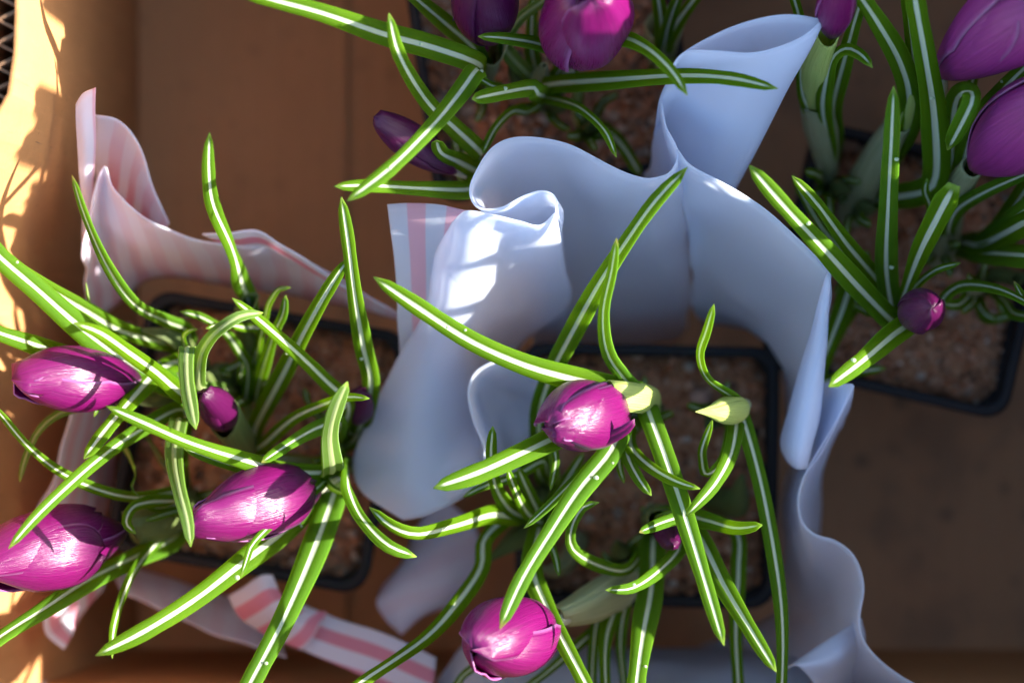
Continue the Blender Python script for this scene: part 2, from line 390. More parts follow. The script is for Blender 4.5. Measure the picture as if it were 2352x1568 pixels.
pebble(1113, 303, .0028, (.40, .15, .07), 'orange red pebble below the twisted leaf in the top pot', 1)
pebble(1185, 163, .0019, (.55, .36, .26), 'pale pebble among the stems in the middle of the top pot', 2)
pebble(1452, 318, .0021, (.46, .27, .18), 'tan pebble close to the white wrap in the top pot', 3)
pebble(1610, 915, .0031, (.45, .27, .20), 'pinkish pebble beside the lime green bud in the wrapped centre pot', 4)
pebble(1946, 322, .0030, (.50, .30, .21), 'pinkish pebble between two sheaths in the right hand pot', 5)
pebble(2268, 598, .0023, (.52, .42, .30), 'cream pebble right of the pale sheath foot in the right pot', 6)

# ---------------------------------------------------------------- wraps
def wrap(parent, name, rows, mat, printed=0., n=34, m=26, flip=False, wob=.0011, th=.00045, seed=0, sdir=0):
    G = [spline([P(*p) for p in r], n) for r in rows]
    cols = [spline([g[j] for g in G], m) for j in range(n + 1)]
    V, U, F = [], [], []
    off = Vector((seed * 5.3, 1.7, 0))
    acc = []
    d = 0
    for j in range(n + 1):
        if j: d += sum((cols[j][i] - cols[j - 1][i]).length for i in range(m + 1)) / (m + 1)
        acc.append(d)
    for j in range(n + 1):
        l = 0
        for i in range(m + 1):
            p = cols[j][i]
            if i: l += (p - cols[j][i - 1]).length
            q = p + Vector((noise.noise(p * 70 + off), noise.noise(p * 70 - off), noise.noise(p * 60 + off * 2))) * wob
            V.append(q); U.append((acc[j], l) if not sdir else (l, acc[j]))
    for j in range(n):
        for i in range(m):
            a = j * (m + 1) + i; q = [a, a + 1, a + m + 2, a + m + 1]; F.append(q[::-1] if flip else q)
    me = mesh(name, V, F, U)
    at = me.attributes.new('printed', 'FLOAT', 'POINT'); at.data.foreach_set('value', [lin(printed, i / m) for j in range(n + 1) for i in range(m + 1)])
    o = link(name, me, mat, parent)
    md = o.modifiers.new('thickness', 'SOLIDIFY'); md.thickness = th; md.offset = 0
    return o
white = thing('white_wrap', 'curled bluish white wrapping sheet standing round the centre pot', 'wrap')
Wm = M['white']
# back curtain: runs from the curl beside the cone over the hump into the pocket
wrap(white, 'sheet_fold', [
    [(1516, 236, .128), (1523, 288, .131), (1550, 332, .133), (1559, 366, .133), (1540, 400, .133), (1500, 412, .133), (1465, 404, .133), (1380, 366, .133), (1300, 327, .133), (1200, 312, .133), (1130, 338, .133), (1090, 405, .133), (1082, 450, .133), (1100, 479, .133), (1150, 474, .133), (1200, 452, .133), (1248, 441, .133), (1278, 456, .133), (1280, 492, .133)],
    [(1525, 330, .105), (1540, 370, .108), (1566, 420, .110), (1572, 470, .108), (1550, 506, .105), (1510, 520, .105), (1480, 520, .105), (1400, 490, .105), (1320, 450, .105), (1220, 440, .105), (1160, 450, .105), (1130, 480, .105), (1130, 510, .105), (1150, 530, .105), (1180, 530, .105), (1220, 520, .105), (1260, 515, .105), (1290, 530, .105), (1292, 560, .105)],
    [(1560, 560, .060), (1575, 600, .060), (1585, 650, .058), (1585, 690, .058), (1560, 708, .058), (1530, 712, .058), (1500, 714, .058), (1430, 716, .058), (1360, 716, .058), (1270, 716, .058), (1220, 720, .058), (1210, 722, .058), (1210, 724, .058), (1215, 726, .058), (1225, 726, .058), (1240, 726, .058), (1270, 726, .058), (1290, 730, .058), (1300, 735, .058)],
    [(1565, 700, .03), (1575, 720, .03), (1580, 750, .03), (1570, 770, .03), (1550, 785, .03), (1520, 790, .03), (1480, 792, .03), (1420, 792, .03), (1360, 792, .03), (1280, 792, .03), (1240, 792, .03), (1225, 792, .03), (1225, 792, .03), (1230, 792, .03), (1240, 792, .03), (1260, 792, .03), (1280, 792, .03), (1295, 792, .03), (1305, 792, .03)],
], Wm, n=90, seed=1)
# front face and the big lobe that swings out to the lower left
wrap(white, 'sheet_lobe', [
    [(1278, 488, .133), (1240, 517, .133), (1190, 506, .1335), (1130, 491, .134), (1072, 484, .134), (1040, 510, .130)],
    [(1294, 600, .104), (1230, 620, .104), (1170, 610, .112), (1090, 600, .124), (1030, 590, .124), (996, 600, .118)],
    [(1305, 700, .075), (1230, 715, .075), (1170, 715, .088), (1090, 705, .110), (1030, 695, .116), (980, 700, .112)],
    [(1190, 800, .055), (1150, 810, .058), (1110, 810, .066), (1060, 800, .095), (1000, 800, .104), (922, 812, .098)],
    [(1130, 950, .062), (1112, 950, .068), (1095, 945, .082), (1040, 935, .094), (960, 930, .099), (852, 950, .090)],
    [(1116, 1055, .083), (1112, 1055, .086), (1095, 1052, .096), (1030, 1050, .097), (940, 1050, .099), (812, 1060, .089)],
    [(1108, 1108, .095), (1095, 1112, .099), (1070, 1118, .104), (1010, 1125, .100), (940, 1130, .100), (832, 1132, .093)],
    [(1104, 1112, .096), (1080, 1130, .101), (1050, 1152, .1005), (1010, 1172, .101), (970, 1186, .101), (925, 1192, .099)],
], Wm, n=44, m=56, wob=.0005, seed=2)
wrap(white, 'sheet_curl', [
    [(1240, 846, .095), (1190, 832, .105), (1140, 829, .112), (1095, 852, .112), (1076, 900, .112), (1088, 965, .112), (1112, 1030, .112), (1110, 1108, .104)],
    [(1246, 880, .085), (1200, 868, .086), (1150, 862, .088), (1110, 880, .088), (1098, 915, .086), (1110, 970, .086), (1132, 1030, .088), (1130, 1100, .090)],
    [(1246, 930, .088), (1220, 915, .082), (1180, 905, .080), (1150, 920, .080), (1140, 950, .080), (1145, 990, .080), (1155, 1040, .080), (1155, 1095, .080)],
    [(1240, 990, .092), (1236, 995, .088), (1225, 1000, .085), (1215, 1005, .084), (1205, 1015, .084), (1198, 1030, .084), (1195, 1060, .084), (1185, 1090, .088)],
], Wm, n=40, m=24, wob=.0003, seed=3)
wrap(white, 'striped_flap', [
    [(889, 471, .124), (940, 469, .125), (1010, 471, .126), (1085, 486, .126)],
    [(905, 600, .118), (950, 600, .118), (1010, 600, .118), (1060, 605, .118)],
    [(914, 720, .108), (960, 720, .108), (1010, 720, .108), (1050, 720, .106)],
    [(916, 850, .088), (955, 850, .088), (1000, 850, .086), (1035, 850, .08)],
], Wm, 1., seed=4, wob=.0004)
# the tall cone at the top right
wrap(white, 'sheet_cone', [
    [(1894, 43, .150), (1830, 92, .150), (1740, 123, .150), (1650, 119, .149), (1577, 119, .148), (1548, 150, .147), (1575, 120, .1465), (1630, 88, .1465), (1700, 59, .147), (1800, 37, .149), (1894, 43, .150)],
    [(1796, 232, .130), (1760, 250, .132), (1690, 262, .132), (1620, 245, .130), (1560, 220, .128), (1514, 240, .124), (1530, 235, .115), (1600, 215, .112), (1700, 200, .112), (1760, 190, .112), (1796, 232, .130)],
    [(1691, 428, .108), (1670, 440, .110), (1640, 430, .110), (1610, 410, .110), (1580, 390, .108), (1500, 340, .100), (1530, 390, .085), (1590, 410, .075), (1640, 420, .075), (1670, 415, .080), (1691, 428, .108)],
    [(1615, 565, .070), (1610, 570, .075), (1600, 570, .078), (1590, 560, .080), (1570, 540, .080), (1478, 400, .075), (1520, 520, .060), (1570, 550, .056), (1600, 560, .055), (1610, 560, .060), (1615, 565, .070)],
], Wm, n=70, m=34, wob=.0005, seed=5)
# right curtain from the cone's foot to the right hand point
wrap(white, 'sheet_fold', [
    [(1553, 340, .1335), (1580, 374, .134), (1640, 412, .134), (1740, 470, .133), (1840, 550, .132), (1904, 622, .130)],
    [(1575, 520, .100), (1600, 520, .100), (1650, 540, .102), (1730, 590, .104), (1810, 660, .105), (1895, 740, .112)],
    [(1590, 640, .078), (1620, 650, .078), (1670, 680, .080), (1730, 720, .082), (1800, 790, .085), (1872, 860, .098)],
    [(1600, 715, .056), (1650, 725, .056), (1700, 745, .056), (1760, 790, .057), (1810, 880, .060), (1850, 1000, .075)],
    [(1620, 740, .050), (1680, 750, .050), (1740, 770, .050), (1790, 830, .048), (1806, 960, .046), (1830, 1060, .05)],
], Wm, n=40, seed=6)
wrap(white, 'sheet_roll', [
    [(1898, 630, .129), (1903, 625, .130), (1906, 630, .129), (1904, 640, .126), (1898, 640, .125)],
    [(1852, 800, .113), (1870, 790, .121), (1893, 795, .121), (1892, 800, .110), (1870, 805, .106)],
    [(1808, 950, .106), (1840, 940, .121), (1880, 945, .119), (1878, 950, .104), (1840, 955, .098)],
    [(1792, 1020, .105), (1825, 1040, .121), (1862, 1030, .118), (1860, 1010, .103), (1825, 1005, .096)],
    [(1810, 1062, .105), (1830, 1076, .118), (1852, 1074, .115), (1850, 1060, .104), (1830, 1055, .100)],
], Wm, n=30, wob=.0003, seed=7)
wrap(white, 'sheet_tip', [
    [(1872, 882, .104), (1905, 879, .112), (1935, 880, .119), (1958, 881, .123)],
    [(1872, 950, .094), (1890, 950, .106), (1912, 950, .114), (1928, 958, .118)],
    [(1868, 1040, .088), (1872, 1035, .100), (1880, 1035, .108), (1888, 1035, .113)],
    [(1840, 1110, .086), (1842, 1105, .098), (1846, 1095, .106), (1852, 1085, .112)],
], Wm, n=24, wob=.0003, seed=8)
wrap(white, 'sheet_fold', [
    [(1958, 884, .123), (1900, 1000, .116), (1850, 1088, .112), (1829, 1150, .112), (1836, 1195, .112), (1868, 1228, .112), (1915, 1246, .112), (1958, 1280, .112), (1980, 1345, .112), (1972, 1425, .112), (1985, 1475, .112), (2030, 1522, .112), (2120, 1585, .112)],
    [(1950, 940, .105), (1895, 1030, .100), (1850, 1120, .096), (1840, 1180, .094), (1848, 1235, .092), (1865, 1280, .090), (1895, 1310, .088), (1920, 1345, .086), (1930, 1390, .086), (1925, 1440, .086), (1930, 1490, .086), (1960, 1540, .086), (2030, 1600, .086)],
    [(1915, 1000, .078), (1850, 1070, .070), (1812, 1150, .064), (1816, 1220, .060), (1830, 1290, .056), (1840, 1340, .054), (1850, 1380, .052), (1855, 1410, .050), (1840, 1440, .05), (1820, 1470, .05), (1800, 1510, .05), (1810, 1570, .05), (1830, 1640, .05)],
    [(1850, 1010, .05), (1812, 1080, .045), (1800, 1150, .042), (1800, 1220, .04), (1800, 1290, .038), (1800, 1340, .036), (1795, 1380, .034), (1780, 1410, .032), (1740, 1430, .032), (1700, 1450, .032), (1640, 1470, .032), (1600, 1490, .032), (1560, 1520, .032)],
], Wm, n=60, seed=9)
wrap(white, 'sheet_fold', [
    [(1952, 892, .118), (1902, 998, .110), (1853, 1085, .107), (1832, 1145, .106), (1838, 1190, .106)],
    [(1950, 940, .100), (1905, 1030, .092), (1868, 1110, .088), (1856, 1160, .085), (1856, 1215, .085)],
    [(1925, 985, .075), (1896, 1040, .070), (1886, 1100, .065), (1885, 1160, .060), (1882, 1228, .058)],
], Wm, n=26, wob=.0003, seed=10)
wrap(white, 'sheet_curl', [
    [(1978, 1418, .100), (1930, 1450, .103), (1870, 1490, .106), (1808, 1533, .108)],
    [(1985, 1470, .094), (1950, 1495, .104), (1895, 1520, .110), (1832, 1527, .111)],
    [(1965, 1540, .080), (1940, 1555, .090), (1905, 1570, .100), (1872, 1570, .108)],
    [(1950, 1620, .070), (1930, 1630, .080), (1910, 1630, .090), (1885, 1620, .104)],
], Wm, n=26, wob=.0004, seed=11)
# the sheet's lower edge lying round the foot of the pot at the bottom
wrap(white, 'sheet_fold', [
    [(1000, 1560, .075), (1100, 1450, .066), (1200, 1445, .05), (1350, 1480, .045), (1500, 1490, .045), (1650, 1490, .045), (1800, 1500, .05), (1880, 1520, .06)],
    [(1010, 1600, .080), (1110, 1510, .080), (1220, 1510, .075), (1350, 1540, .075), (1500, 1560, .08), (1650, 1545, .075), (1790, 1560, .08), (1870, 1600, .08)],
    [(1010, 1660, .085), (1110, 1620, .09), (1220, 1620, .095), (1350, 1640, .095), (1500, 1650, .10), (1650, 1640, .10), (1790, 1650, .10), (1870, 1680, .10)],
], Wm, n=40, wob=.0012, seed=12)

pinkw = thing('striped_wrap', 'torn pink and white striped wrap standing round the lower left pot', 'wrap')
Pm = M['pink']
wrap(pinkw, 'standing_strip', [
    [(175, 238, .128), (190, 216, .130), (220, 203, .131)],
    [(178, 330, .120), (196, 330, .121), (219, 320, .120)],
    [(186, 450, .106), (198, 450, .106), (212, 450, .104)],
    [(190, 580, .085), (198, 580, .085), (208, 580, .083)],
], Pm, .55, wob=.0003, seed=20)
wrap(pinkw, 'wrap_fold', [
    [(214, 262, .118), (265, 274, .118), (310, 325, .114), (345, 410, .108), (384, 518, .100)],
    [(214, 330, .104), (258, 340, .104), (298, 380, .100), (335, 450, .095), (378, 524, .09)],
    [(214, 440, .085), (250, 450, .085), (290, 475, .082), (330, 505, .08), (374, 535, .078)],
], Pm, [.1, .35, 1.], seed=21, sdir=0)
wrap(pinkw, 'wrap_fold', [
    [(190, 560, .110), (233, 388, .114), (262, 430, .113), (325, 500, .110), (400, 532, .106), (480, 558, .103), (560, 570, .101), (625, 562, .099), (700, 596, .096), (800, 655, .092), (915, 722, .086)],
    [(194, 640, .086), (240, 540, .090), (280, 560, .090), (335, 590, .086), (405, 598, .083), (485, 608, .082), (565, 620, .080), (630, 622, .079), (705, 648, .078), (805, 690, .076), (915, 735, .074)],
    [(198, 760, .060), (240, 720, .060), (285, 690, .060), (340, 645, .058), (410, 636, .056), (490, 648, .056), (570, 662, .056), (635, 672, .056), (710, 686, .056), (805, 704, .056), (915, 728, .056)],
], Pm, [.12, .25, .5], n=60, seed=22)
wrap(pinkw, 'wrap_fold', [
    [(464, 537, .108), (525, 536, .109), (588, 531, .109), (640, 563, .106), (720, 610, .102), (800, 665, .097)],
    [(500, 556, .101), (550, 562, .101), (600, 562, .100), (650, 585, .098), (725, 628, .095), (800, 672, .092)],
], Pm, 1., n=30, m=10, wob=.0004, seed=23, sdir=1)
wrap(pinkw, 'wrap_fold', [
    [(196, 740, .085), (180, 850, .086), (160, 940, .088), (138, 1020, .09), (125, 1090, .09), (88, 1160, .086), (75, 1230, .08)],
    [(240, 740, .065), (235, 850, .068), (220, 960, .07), (205, 1040, .072), (190, 1110, .072), (170, 1180, .07), (150, 1250, .07)],
    [(300, 740, .05), (288, 850, .05), (276, 980, .05), (262, 1060, .05), (250, 1140, .05), (240, 1210, .05), (232, 1280, .05)],
], Pm, .35, n=44, seed=24, sdir=1)
wrap(pinkw, 'torn_corner', [
    [(240, 1290, .07), (180, 1320, .078), (100, 1395, .088)],
    [(235, 1350, .06), (185, 1400, .070), (100, 1450, .084)],
    [(200, 1370, .06), (178, 1430, .068), (142, 1490, .080)],
], Pm, .8, seed=25, sdir=0)
wrap(pinkw, 'wrap_fold', [
    [(250, 1285, .05), (330, 1310, .05), (450, 1352, .05), (560, 1385, .052), (650, 1430, .055)],
    [(265, 1330, .058), (340, 1355, .06), (455, 1405, .062), (560, 1440, .064), (650, 1480, .066)],
    [(285, 1365, .066), (350, 1392, .068), (440, 1428, .07), (515, 1462, .072), (660, 1508, .075)],
], Pm, .12, seed=26)
wrap(pinkw, 'striped_loop', [
    [(527, 1366, .080), (565, 1345, .084), (600, 1322, .086), (626, 1320, .085)],
    [(552, 1415, .082), (590, 1390, .086), (622, 1370, .087), (646, 1365, .084)],
    [(610, 1455, .080), (640, 1440, .082), (670, 1425, .082), (690, 1400, .078)],
    [(690, 1490, .080), (710, 1470, .080), (730, 1440, .078), (750, 1405, .074)],
], Pm, 1., seed=27, sdir=1, wob=.0004)
wrap(pinkw, 'striped_band', [
    [(690, 1388, .072), (800, 1428, .074), (900, 1462, .076), (1002, 1512, .078)],
    [(682, 1440, .076), (790, 1482, .078), (890, 1522, .080), (1000, 1560, .082)],
    [(672, 1480, .078), (780, 1528, .080), (880, 1576, .082), (985, 1620, .084)],
], Pm, 1., seed=28, sdir=1, wob=.0005)
wrap(pinkw, 'wrap_fold', [
    [(1010, 1140, .05), (1075, 1190, .052), (1100, 1250, .054), (1094, 1320, .056), (1050, 1378, .058), (1010, 1398, .058)],
    [(960, 1200, .05), (1000, 1250, .056), (1020, 1300, .06), (1020, 1350, .062), (1000, 1390, .062), (970, 1420, .062)],
    [(930, 1270, .05), (930, 1300, .058), (930, 1340, .062), (930, 1390, .064), (935, 1430, .064), (932, 1452, .064)],
    [(900, 1320, .05), (885, 1345, .056), (873, 1370, .06), (868, 1392, .062), (895, 1425, .063), (928, 1453, .064)],
], Pm, .10, seed=29)

# ---------------------------------------------------------------- plants
SEC_T = [(-1, -.22), (-.9, -.04), (-.7, .08), (-.45, .10), (-.24, .055), (-.12, .0), (0, -.02), (.12, .0), (.24, .055), (.45, .10), (.7, .08), (.9, -.04), (1, -.22)]
SEC_B = [(.8, -.30), (.4, -.18), (.16, -.28), (0, -.34), (-.16, -.28), (-.4, -.18), (-.8, -.30)]
cam_p = Vector((0, 0, H))
lrnd = random.Random(11)
def leafprof(t):
    a = .55 + .45 * min(1, t / .35) if t < .35 else 1
    if t > .6: a = 1 - .30 * ((t - .6) / .28) ** 1.4 if t < .88 else .70 * max(.0, 1 - ((t - .88) / .12) ** 2.6) ** .55 + .04
    return a
def leaf(plant, pts, w=36, zt=.142, zb=.09, roll=None, ez=1.5, mat='leaf', drops=0, prof=None, name='leaf', hump=0., label=None):
    """pts: sightings tip -> base; the leaf then runs down to the plant's crown in the soil"""
    pts = list(reversed(pts))
    d = [0]
    for a, b_ in zip(pts, pts[1:]): d.append(d[-1] + math.hypot(b_[0] - a[0], b_[1] - a[1]))
    pp = []
    for (q, di) in zip(pts, d):
        t = di / d[-1]; z = zb + (zt - zb) * (1 - (1 - t) ** ez) + hump * math.sin(math.pi * t)
        if len(q) > 2: z = q[2]
        pp.append(P(q[0], q[1], z))
    crown = plant.location
    b0 = pp[0]
    low = Vector((crown.x + lrnd.uniform(-1, 1) * .0015, crown.y + lrnd.uniform(-1, 1) * .0015, SOILZ - .002))
    root = []
    if (b0 - low).length > .004:
        mid = low.lerp(b0, .55); mid.z = low.z + (b0.z - low.z) * .62
        root = [low, mid]
    n = 36
    path = spline(root + pp, n)
    frac = sum((a - b_).length for a, b_ in zip(root, root[1:] + [b0])) if root else 0
    tot = sum((a - b_).length for a, b_ in zip(path, path[1:]))
    if roll is None: roll = lrnd.uniform(-16, 16)
    V, U, F = [], [], []
    hw = w * .5
    k = len(SEC_T) + len(SEC_B)
    Ts = [(path[min(i + 1, n)] - path[max(i - 1, 0)]).normalized() for i in range(n + 1)]
    sides = [None] * (n + 1); s0 = None
    for i in range(n, -1, -1):                     # carried from the tip down, so the blade in view keeps its upper face up
        side = Ts[i].cross((cam_p - path[i]).normalized())
        if s0 is not None:
            if side.length < .15: side = s0 - Ts[i] * s0.dot(Ts[i])
            side.normalize()
            if side.dot(s0) < 0: side = -side
            side = s0 * .4 + side * .6
        side = (side - Ts[i] * side.dot(Ts[i])).normalized(); s0 = side; sides[i] = side
    acc = 0
    for i, p in enumerate(path):
        if i: acc += (p - path[i - 1]).length
        t = acc / tot; T = Ts[i]; side = sides[i]; N = side.cross(T).normalized()
        ang = R(lin(roll, t))
        s2 = side * math.cos(ang) + N * math.sin(ang); N2 = N * math.cos(ang) - side * math.sin(ang)
        a = (prof or leafprof)(t) * hw * 1.06 * S(p.z)
        a *= 1 + .05 * math.sin(t * 19 + w)
        for (x, y) in SEC_T: V.append(p + s2 * x * a + N2 * y * a); U.append(((x + 1) / 2, t))
        for (x, y) in SEC_B: V.append(p + s2 * x * a + N2 * y * a); U.append((2 + (x + 1) / 2, t))
    for i in range(n):
        for j in range(k): F.append([i * k + j, i * k + (j + 1) % k, (i + 1) * k + (j + 1) % k, (i + 1) * k + j])
    V = [v - crown for v in V]
    me = mesh(name, V, F, U); 
    bm = bmesh.new(); bm.from_mesh(me)
    bm.verts.ensure_lookup_table()
    bm.faces.new([bm.verts[j] for j in range(k)]); bm.faces.new([bm.verts[n * k + j] for j in reversed(range(k))])
    bmesh.ops.recalc_face_normals(bm, faces=bm.faces); bm.to_mesh(me); bm.free()
    o = link(name, me, M[mat], plant)
    if label: o['label'] = label
    for _ in range(drops):
        i = lrnd.randint(14, 32); j = lrnd.choice((2, 3, 6, 9, 10)); c = V[i * k + j]
        bm = bmesh.new(); bmesh.ops.create_uvsphere(bm, u_segments=10, v_segments=6, radius=1); r = lrnd.uniform(.0003, .00065)
        for x in bm.verts: x.co = Vector((x.co.x * r * 1.1 + c.x, x.co.y * r + c.y, x.co.z * r * .55 + c.z + .0001))
        dm = bpy.data.meshes.new('water_drop'); bm.to_mesh(dm); bm.free(); link('water_drop', dm, M['drop'], o)
    return o
def tubepart(plant, name, pts, rads, mat, closed=False, n=22, k=18, ruffle=.08, seed=0, parent=None):
    """pts (u,v,z) from the foot up, rads in photo units; mouth left open unless closed"""
    path = spline([P(*p) for p in pts], n); V, U, F = [], [], []
    crown = plant.location; s0 = None
    for i, p in enumerate(path):
        t = i / n; T = (path[min(i + 1, n)] - path[max(i - 1, 0)]).normalized()
        if s0 is None: s0 = T.orthogonal().normalized()
        s0 = (s0 - T * s0.dot(T)).normalized(); q = T.cross(s0)
        r = lin(rads, t) * S(p.z)
        for j in range(k + 1):
            a = 2 * math.pi * j / k
            rr = r * (1 + ruffle * math.sin(3 * a + seed + t * 2) * (.4 + t) + ruffle * .45 * math.sin(9 * a + seed))
            ext = (T * r * .7 * math.cos(a + seed) if (i == n and not closed) else Vector())
            V.append(p + (s0 * math.cos(a) + q * math.sin(a)) * rr + ext - crown); U.append((j / k, t))
    for i in range(n):
        for j in range(k): F.append([i * (k + 1) + j, i * (k + 1) + j + 1, (i + 1) * (k + 1) + j + 1, (i + 1) * (k + 1) + j])
    me = mesh(name, V, F, U); o = link(name, me, M[mat], parent or plant)
    md = o.modifiers.new('thickness', 'SOLIDIFY'); md.thickness = .0003
    return o
def flower(plant, base, tip, rad, mat='petal', spin=0., close=.03, stretch=(), seed=1, fat=.45, wide=72, tube=None, wavy=.03, hoods=()):
    """closed goblet of six tepals: three outer overlapping three inner. base/tip = (u,v,z), rad in photo units"""
    B, T_ = P(*base), P(*tip); ax = T_ - B; L = ax.length; A = ax.normalized(); r0 = rad * S((base[2] + tip[2]) / 2)
    view = (cam_p - B).normalized(); X = (view - A * view.dot(A)).normalized(); Y = A.cross(X)     # X = side of the flower turned to the lens
    fo = bpy.data.objects.new('flower', None); C.objects.link(fo); fo.parent = plant; fo.empty_display_size = .005
    rs = random.Random(seed); crown = plant.location
    def prof(t):
        up = math.sin(math.pi * min(.5, .5 * t / fat)) if t < fat else 1
        if t < fat: return .16 + .84 * up ** .85
        q = (t - fat) / (1 - fat); return close + (1 - close) * math.cos(q * math.pi / 2) ** .62 if q < 1 else close
    nt_, ns = 22, 14
    for i in range(6):
        outer = i % 2 == 0; th0 = R(spin) + i * math.pi / 3 + rs.uniform(-.09, .09)
        st = 1 + rs.uniform(-.05, .04) + (stretch[i] if i < len(stretch) else 0)
        op = rs.uniform(-.02, .09); V, U, F = [], [], []
        st *= 1.0 if outer else .95
        if i == 0: st *= 1.06
        for a in range(nt_ + 1):
            t = a / nt_
            rc = r0 * (prof(t) + op * t) * (1.0 if outer else .92)
            wd = r0 * R(wide) * (.22 + .86 * min(1, t / .42) ** .8 if t < .42 else 1.08 * max(.0, 1 - ((t - .42) / .58) ** 2.6) ** .5)
            wd = max(wd, r0 * .02)
            rho = max(rc, r0 * .62 if t > .5 else rc)
            dirx = X * math.cos(th0) + Y * math.sin(th0); diry = Y * math.cos(th0) - X * math.sin(th0)
            z = L * st * (1 - (1 - t) ** 1.06)
            for b_ in range(ns + 1):
                sv = b_ / ns * 2 - 1
                ph = max(-1.5, min(1.5, sv * wd / max(rho, 1e-6)))
                rr = rho * (1 + (.085 if outer else .05) * sv) * (1 + wavy * math.sin(sv * 5 + t * 6 + i * 2) * t)
                rr *= 1 + .02 * math.cos(sv * math.pi) * math.sin(math.pi * t)
                V.append(B + A * z + dirx * (rc - rho + rr * math.cos(ph)) + diry * rr * math.sin(ph) - crown); U.append((b_ / ns, t))
        for a in range(nt_):
            for b_ in range(ns): q = a * (ns + 1) + b_; F.append([q, q + 1, q + ns + 2, q + ns + 1])
        o = link('petal', mesh('petal', V, F, U), M[mat], fo)
        md = o.modifiers.new('thickness', 'SOLIDIFY'); md.thickness = .00035; md.offset = -1
    for (hl, sp, hw_) in hoods:                   # outer tepal folded back over the bud: free rounded edge towards the foot
        V, U, F = [], [], []; th0 = R(sp); dirx = X * math.cos(th0) + Y * math.sin(th0); diry = Y * math.cos(th0) - X * math.sin(th0)
        for a in range(nt_ + 1):
            t = a / nt_; q = 1 - t * hl; rc = r0 * (prof(max(0, q)) * 1.06 + .05 + .05 * t)
            wd = r0 * R(hw_) * (.30 + .70 * min(1, t / .4) if t < .6 else max(.03, 1 - ((t - .6) / .4) ** 3) ** .5)
            for b_ in range(ns + 1):
                sv = b_ / ns * 2 - 1; rho = max(rc, r0 * .5); ph = max(-1.6, min(1.6, sv * wd / rho))
                z = L * (q + .02 * math.sin(sv * 4 + 1) * t)
                V.append(B + A * z + dirx * (rc - rho + rho * math.cos(ph)) + diry * rho * math.sin(ph) - crown); U.append((b_ / ns, 1 - .9 * t))
        for a in range(nt_):
            for b_ in range(ns): q = a * (ns + 1) + b_; F.append([q, q + ns + 1, q + ns + 2, q + 1])
        o = link('petal', mesh('petal', V, F, U), M[mat], fo)
        md = o.modifiers.new('thickness', 'SOLIDIFY'); md.thickness = .00035; md.offset = -1
    if tube: tubepart(plant, 'flower_tube', tube, [rad * .16, rad * .15, rad * .17, rad * .2], 'tube', closed=True, parent=fo, ruffle=.02)
    return fo
GR = 'crocus plants growing in the four pots'
SPOTS = []
def plant(u, v, label): 
    t = thing('crocus_plant', label, 'crocus', P(u, v, SOILZ - .001), GR); SPOTS.append((t, u, v)); return t

# ---- pot in the pink wrap
p = plant(455, 860, 'crocus with a plump purple bud over the left rim of the pink wrapped pot')
leaf(p, [(165, 402), (196, 500), (248, 615), (310, 700), (380, 737), (430, 760)], 32, .150, .095, [40, 30, 25, 30, 45], drops=0)
leaf(p, [(-90, 470), (-20, 570), (90, 668), (190, 755), (300, 833), (400, 885)], 60, .150, .105, -8, drops=1)
leaf(p, [(-60, 560), (0, 590), (100, 655), (200, 715), (285, 762), (420, 800)], 40, .136, .088, 12)
leaf(p, [(168, 741), (232, 765), (300, 812), (360, 855), (420, 905)], 42, .153, .118, -5)
leaf(p, [(-110, 725), (0, 765), (70, 788), (150, 815), (260, 850), (380, 880)], 50, .138, .090, -14)
leaf(p, [(197, 648), (205, 700), (225, 745), (250, 790), (330, 830)], 26, .118, .09, [60, 50, 120, 100])
leaf(p, [(455, 757), (440, 757), (422, 770), (425, 800), (435, 830)], 22, .118, .10, 40)
leaf(p, [(192, 1054), (240, 990), (300, 920), (360, 855), (410, 830)], 46, .138, .10, -20, drops=1)
leaf(p, [(450, 986), (440, 940), (430, 880), (428, 815), (432, 800)], 46, .146, .135, [180, 175, 168, 180], ez=1)
leaf(p, [(45, 1106), (60, 1050), (90, 990), (140, 950), (240, 920), (350, 900)], 26, .112, .095, 150)
leaf(p, [(216, 957), (228, 930), (255, 900), (330, 880)], 20, .120, .10, 10)
tubepart(p, 'sheath', [(450, 850, .062), (430, 800, .085), (380, 768, .098), (310, 757, .102)], [20, 26, 24, 2], 'olive', closed=True)
tubepart(p, 'sheath', [(460, 860, .062), (430, 880, .085), (380, 915, .095), (310, 925, .10)], [24, 34, 30, 3], 'olive', closed=True)
flower(p, (322, 872, .112), (42, 872, .138), 74, spin=38, seed=3, fat=.5, close=.03, tube=[(455, 860, .062), (420, 868, .085), (370, 872, .105), (318, 872, .112)])
p = plant(570, 905, 'crocus with a small dark wine bud in the middle of the pink wrapped pot')
leaf(p, [(481, 304), (480, 390), (490, 470), (533, 570), (556, 650), (572, 700)], 42, .152, .095, [25, 20, 15, -60, -15, -25])
leaf(p, [(605, 718), (550, 727), (500, 760), (467, 802), (456, 850), (460, 890)], 36, .140, .115, [150, 160, 165, 185, 195], hump=.012)
leaf(p, [(413, 715), (467, 730), (520, 766), (555, 815), (570, 850), (565, 920)], 26, .112, .08, 15)
leaf(p, [(473, 755), (510, 744), (560, 752), (600, 760)], 22, .12, .09, -20)
leaf(p, [(668, 660), (640, 664), (621, 690), (612, 715), (590, 820)], 24, .112, .095, [130, 120, 60, 30])
leaf(p, [(656, 677), (650, 720), (630, 765), (603, 850), (585, 920)], 28, .12, .08, 15)
leaf(p, [(801, 592), (752, 668), (700, 760), (650, 860), (592, 970), (575, 1020)], 42, .138, .075, -10, drops=1)
leaf(p, [(458, 870), (520, 850), (580, 815), (600, 780)], 22, .088, .075, 0)
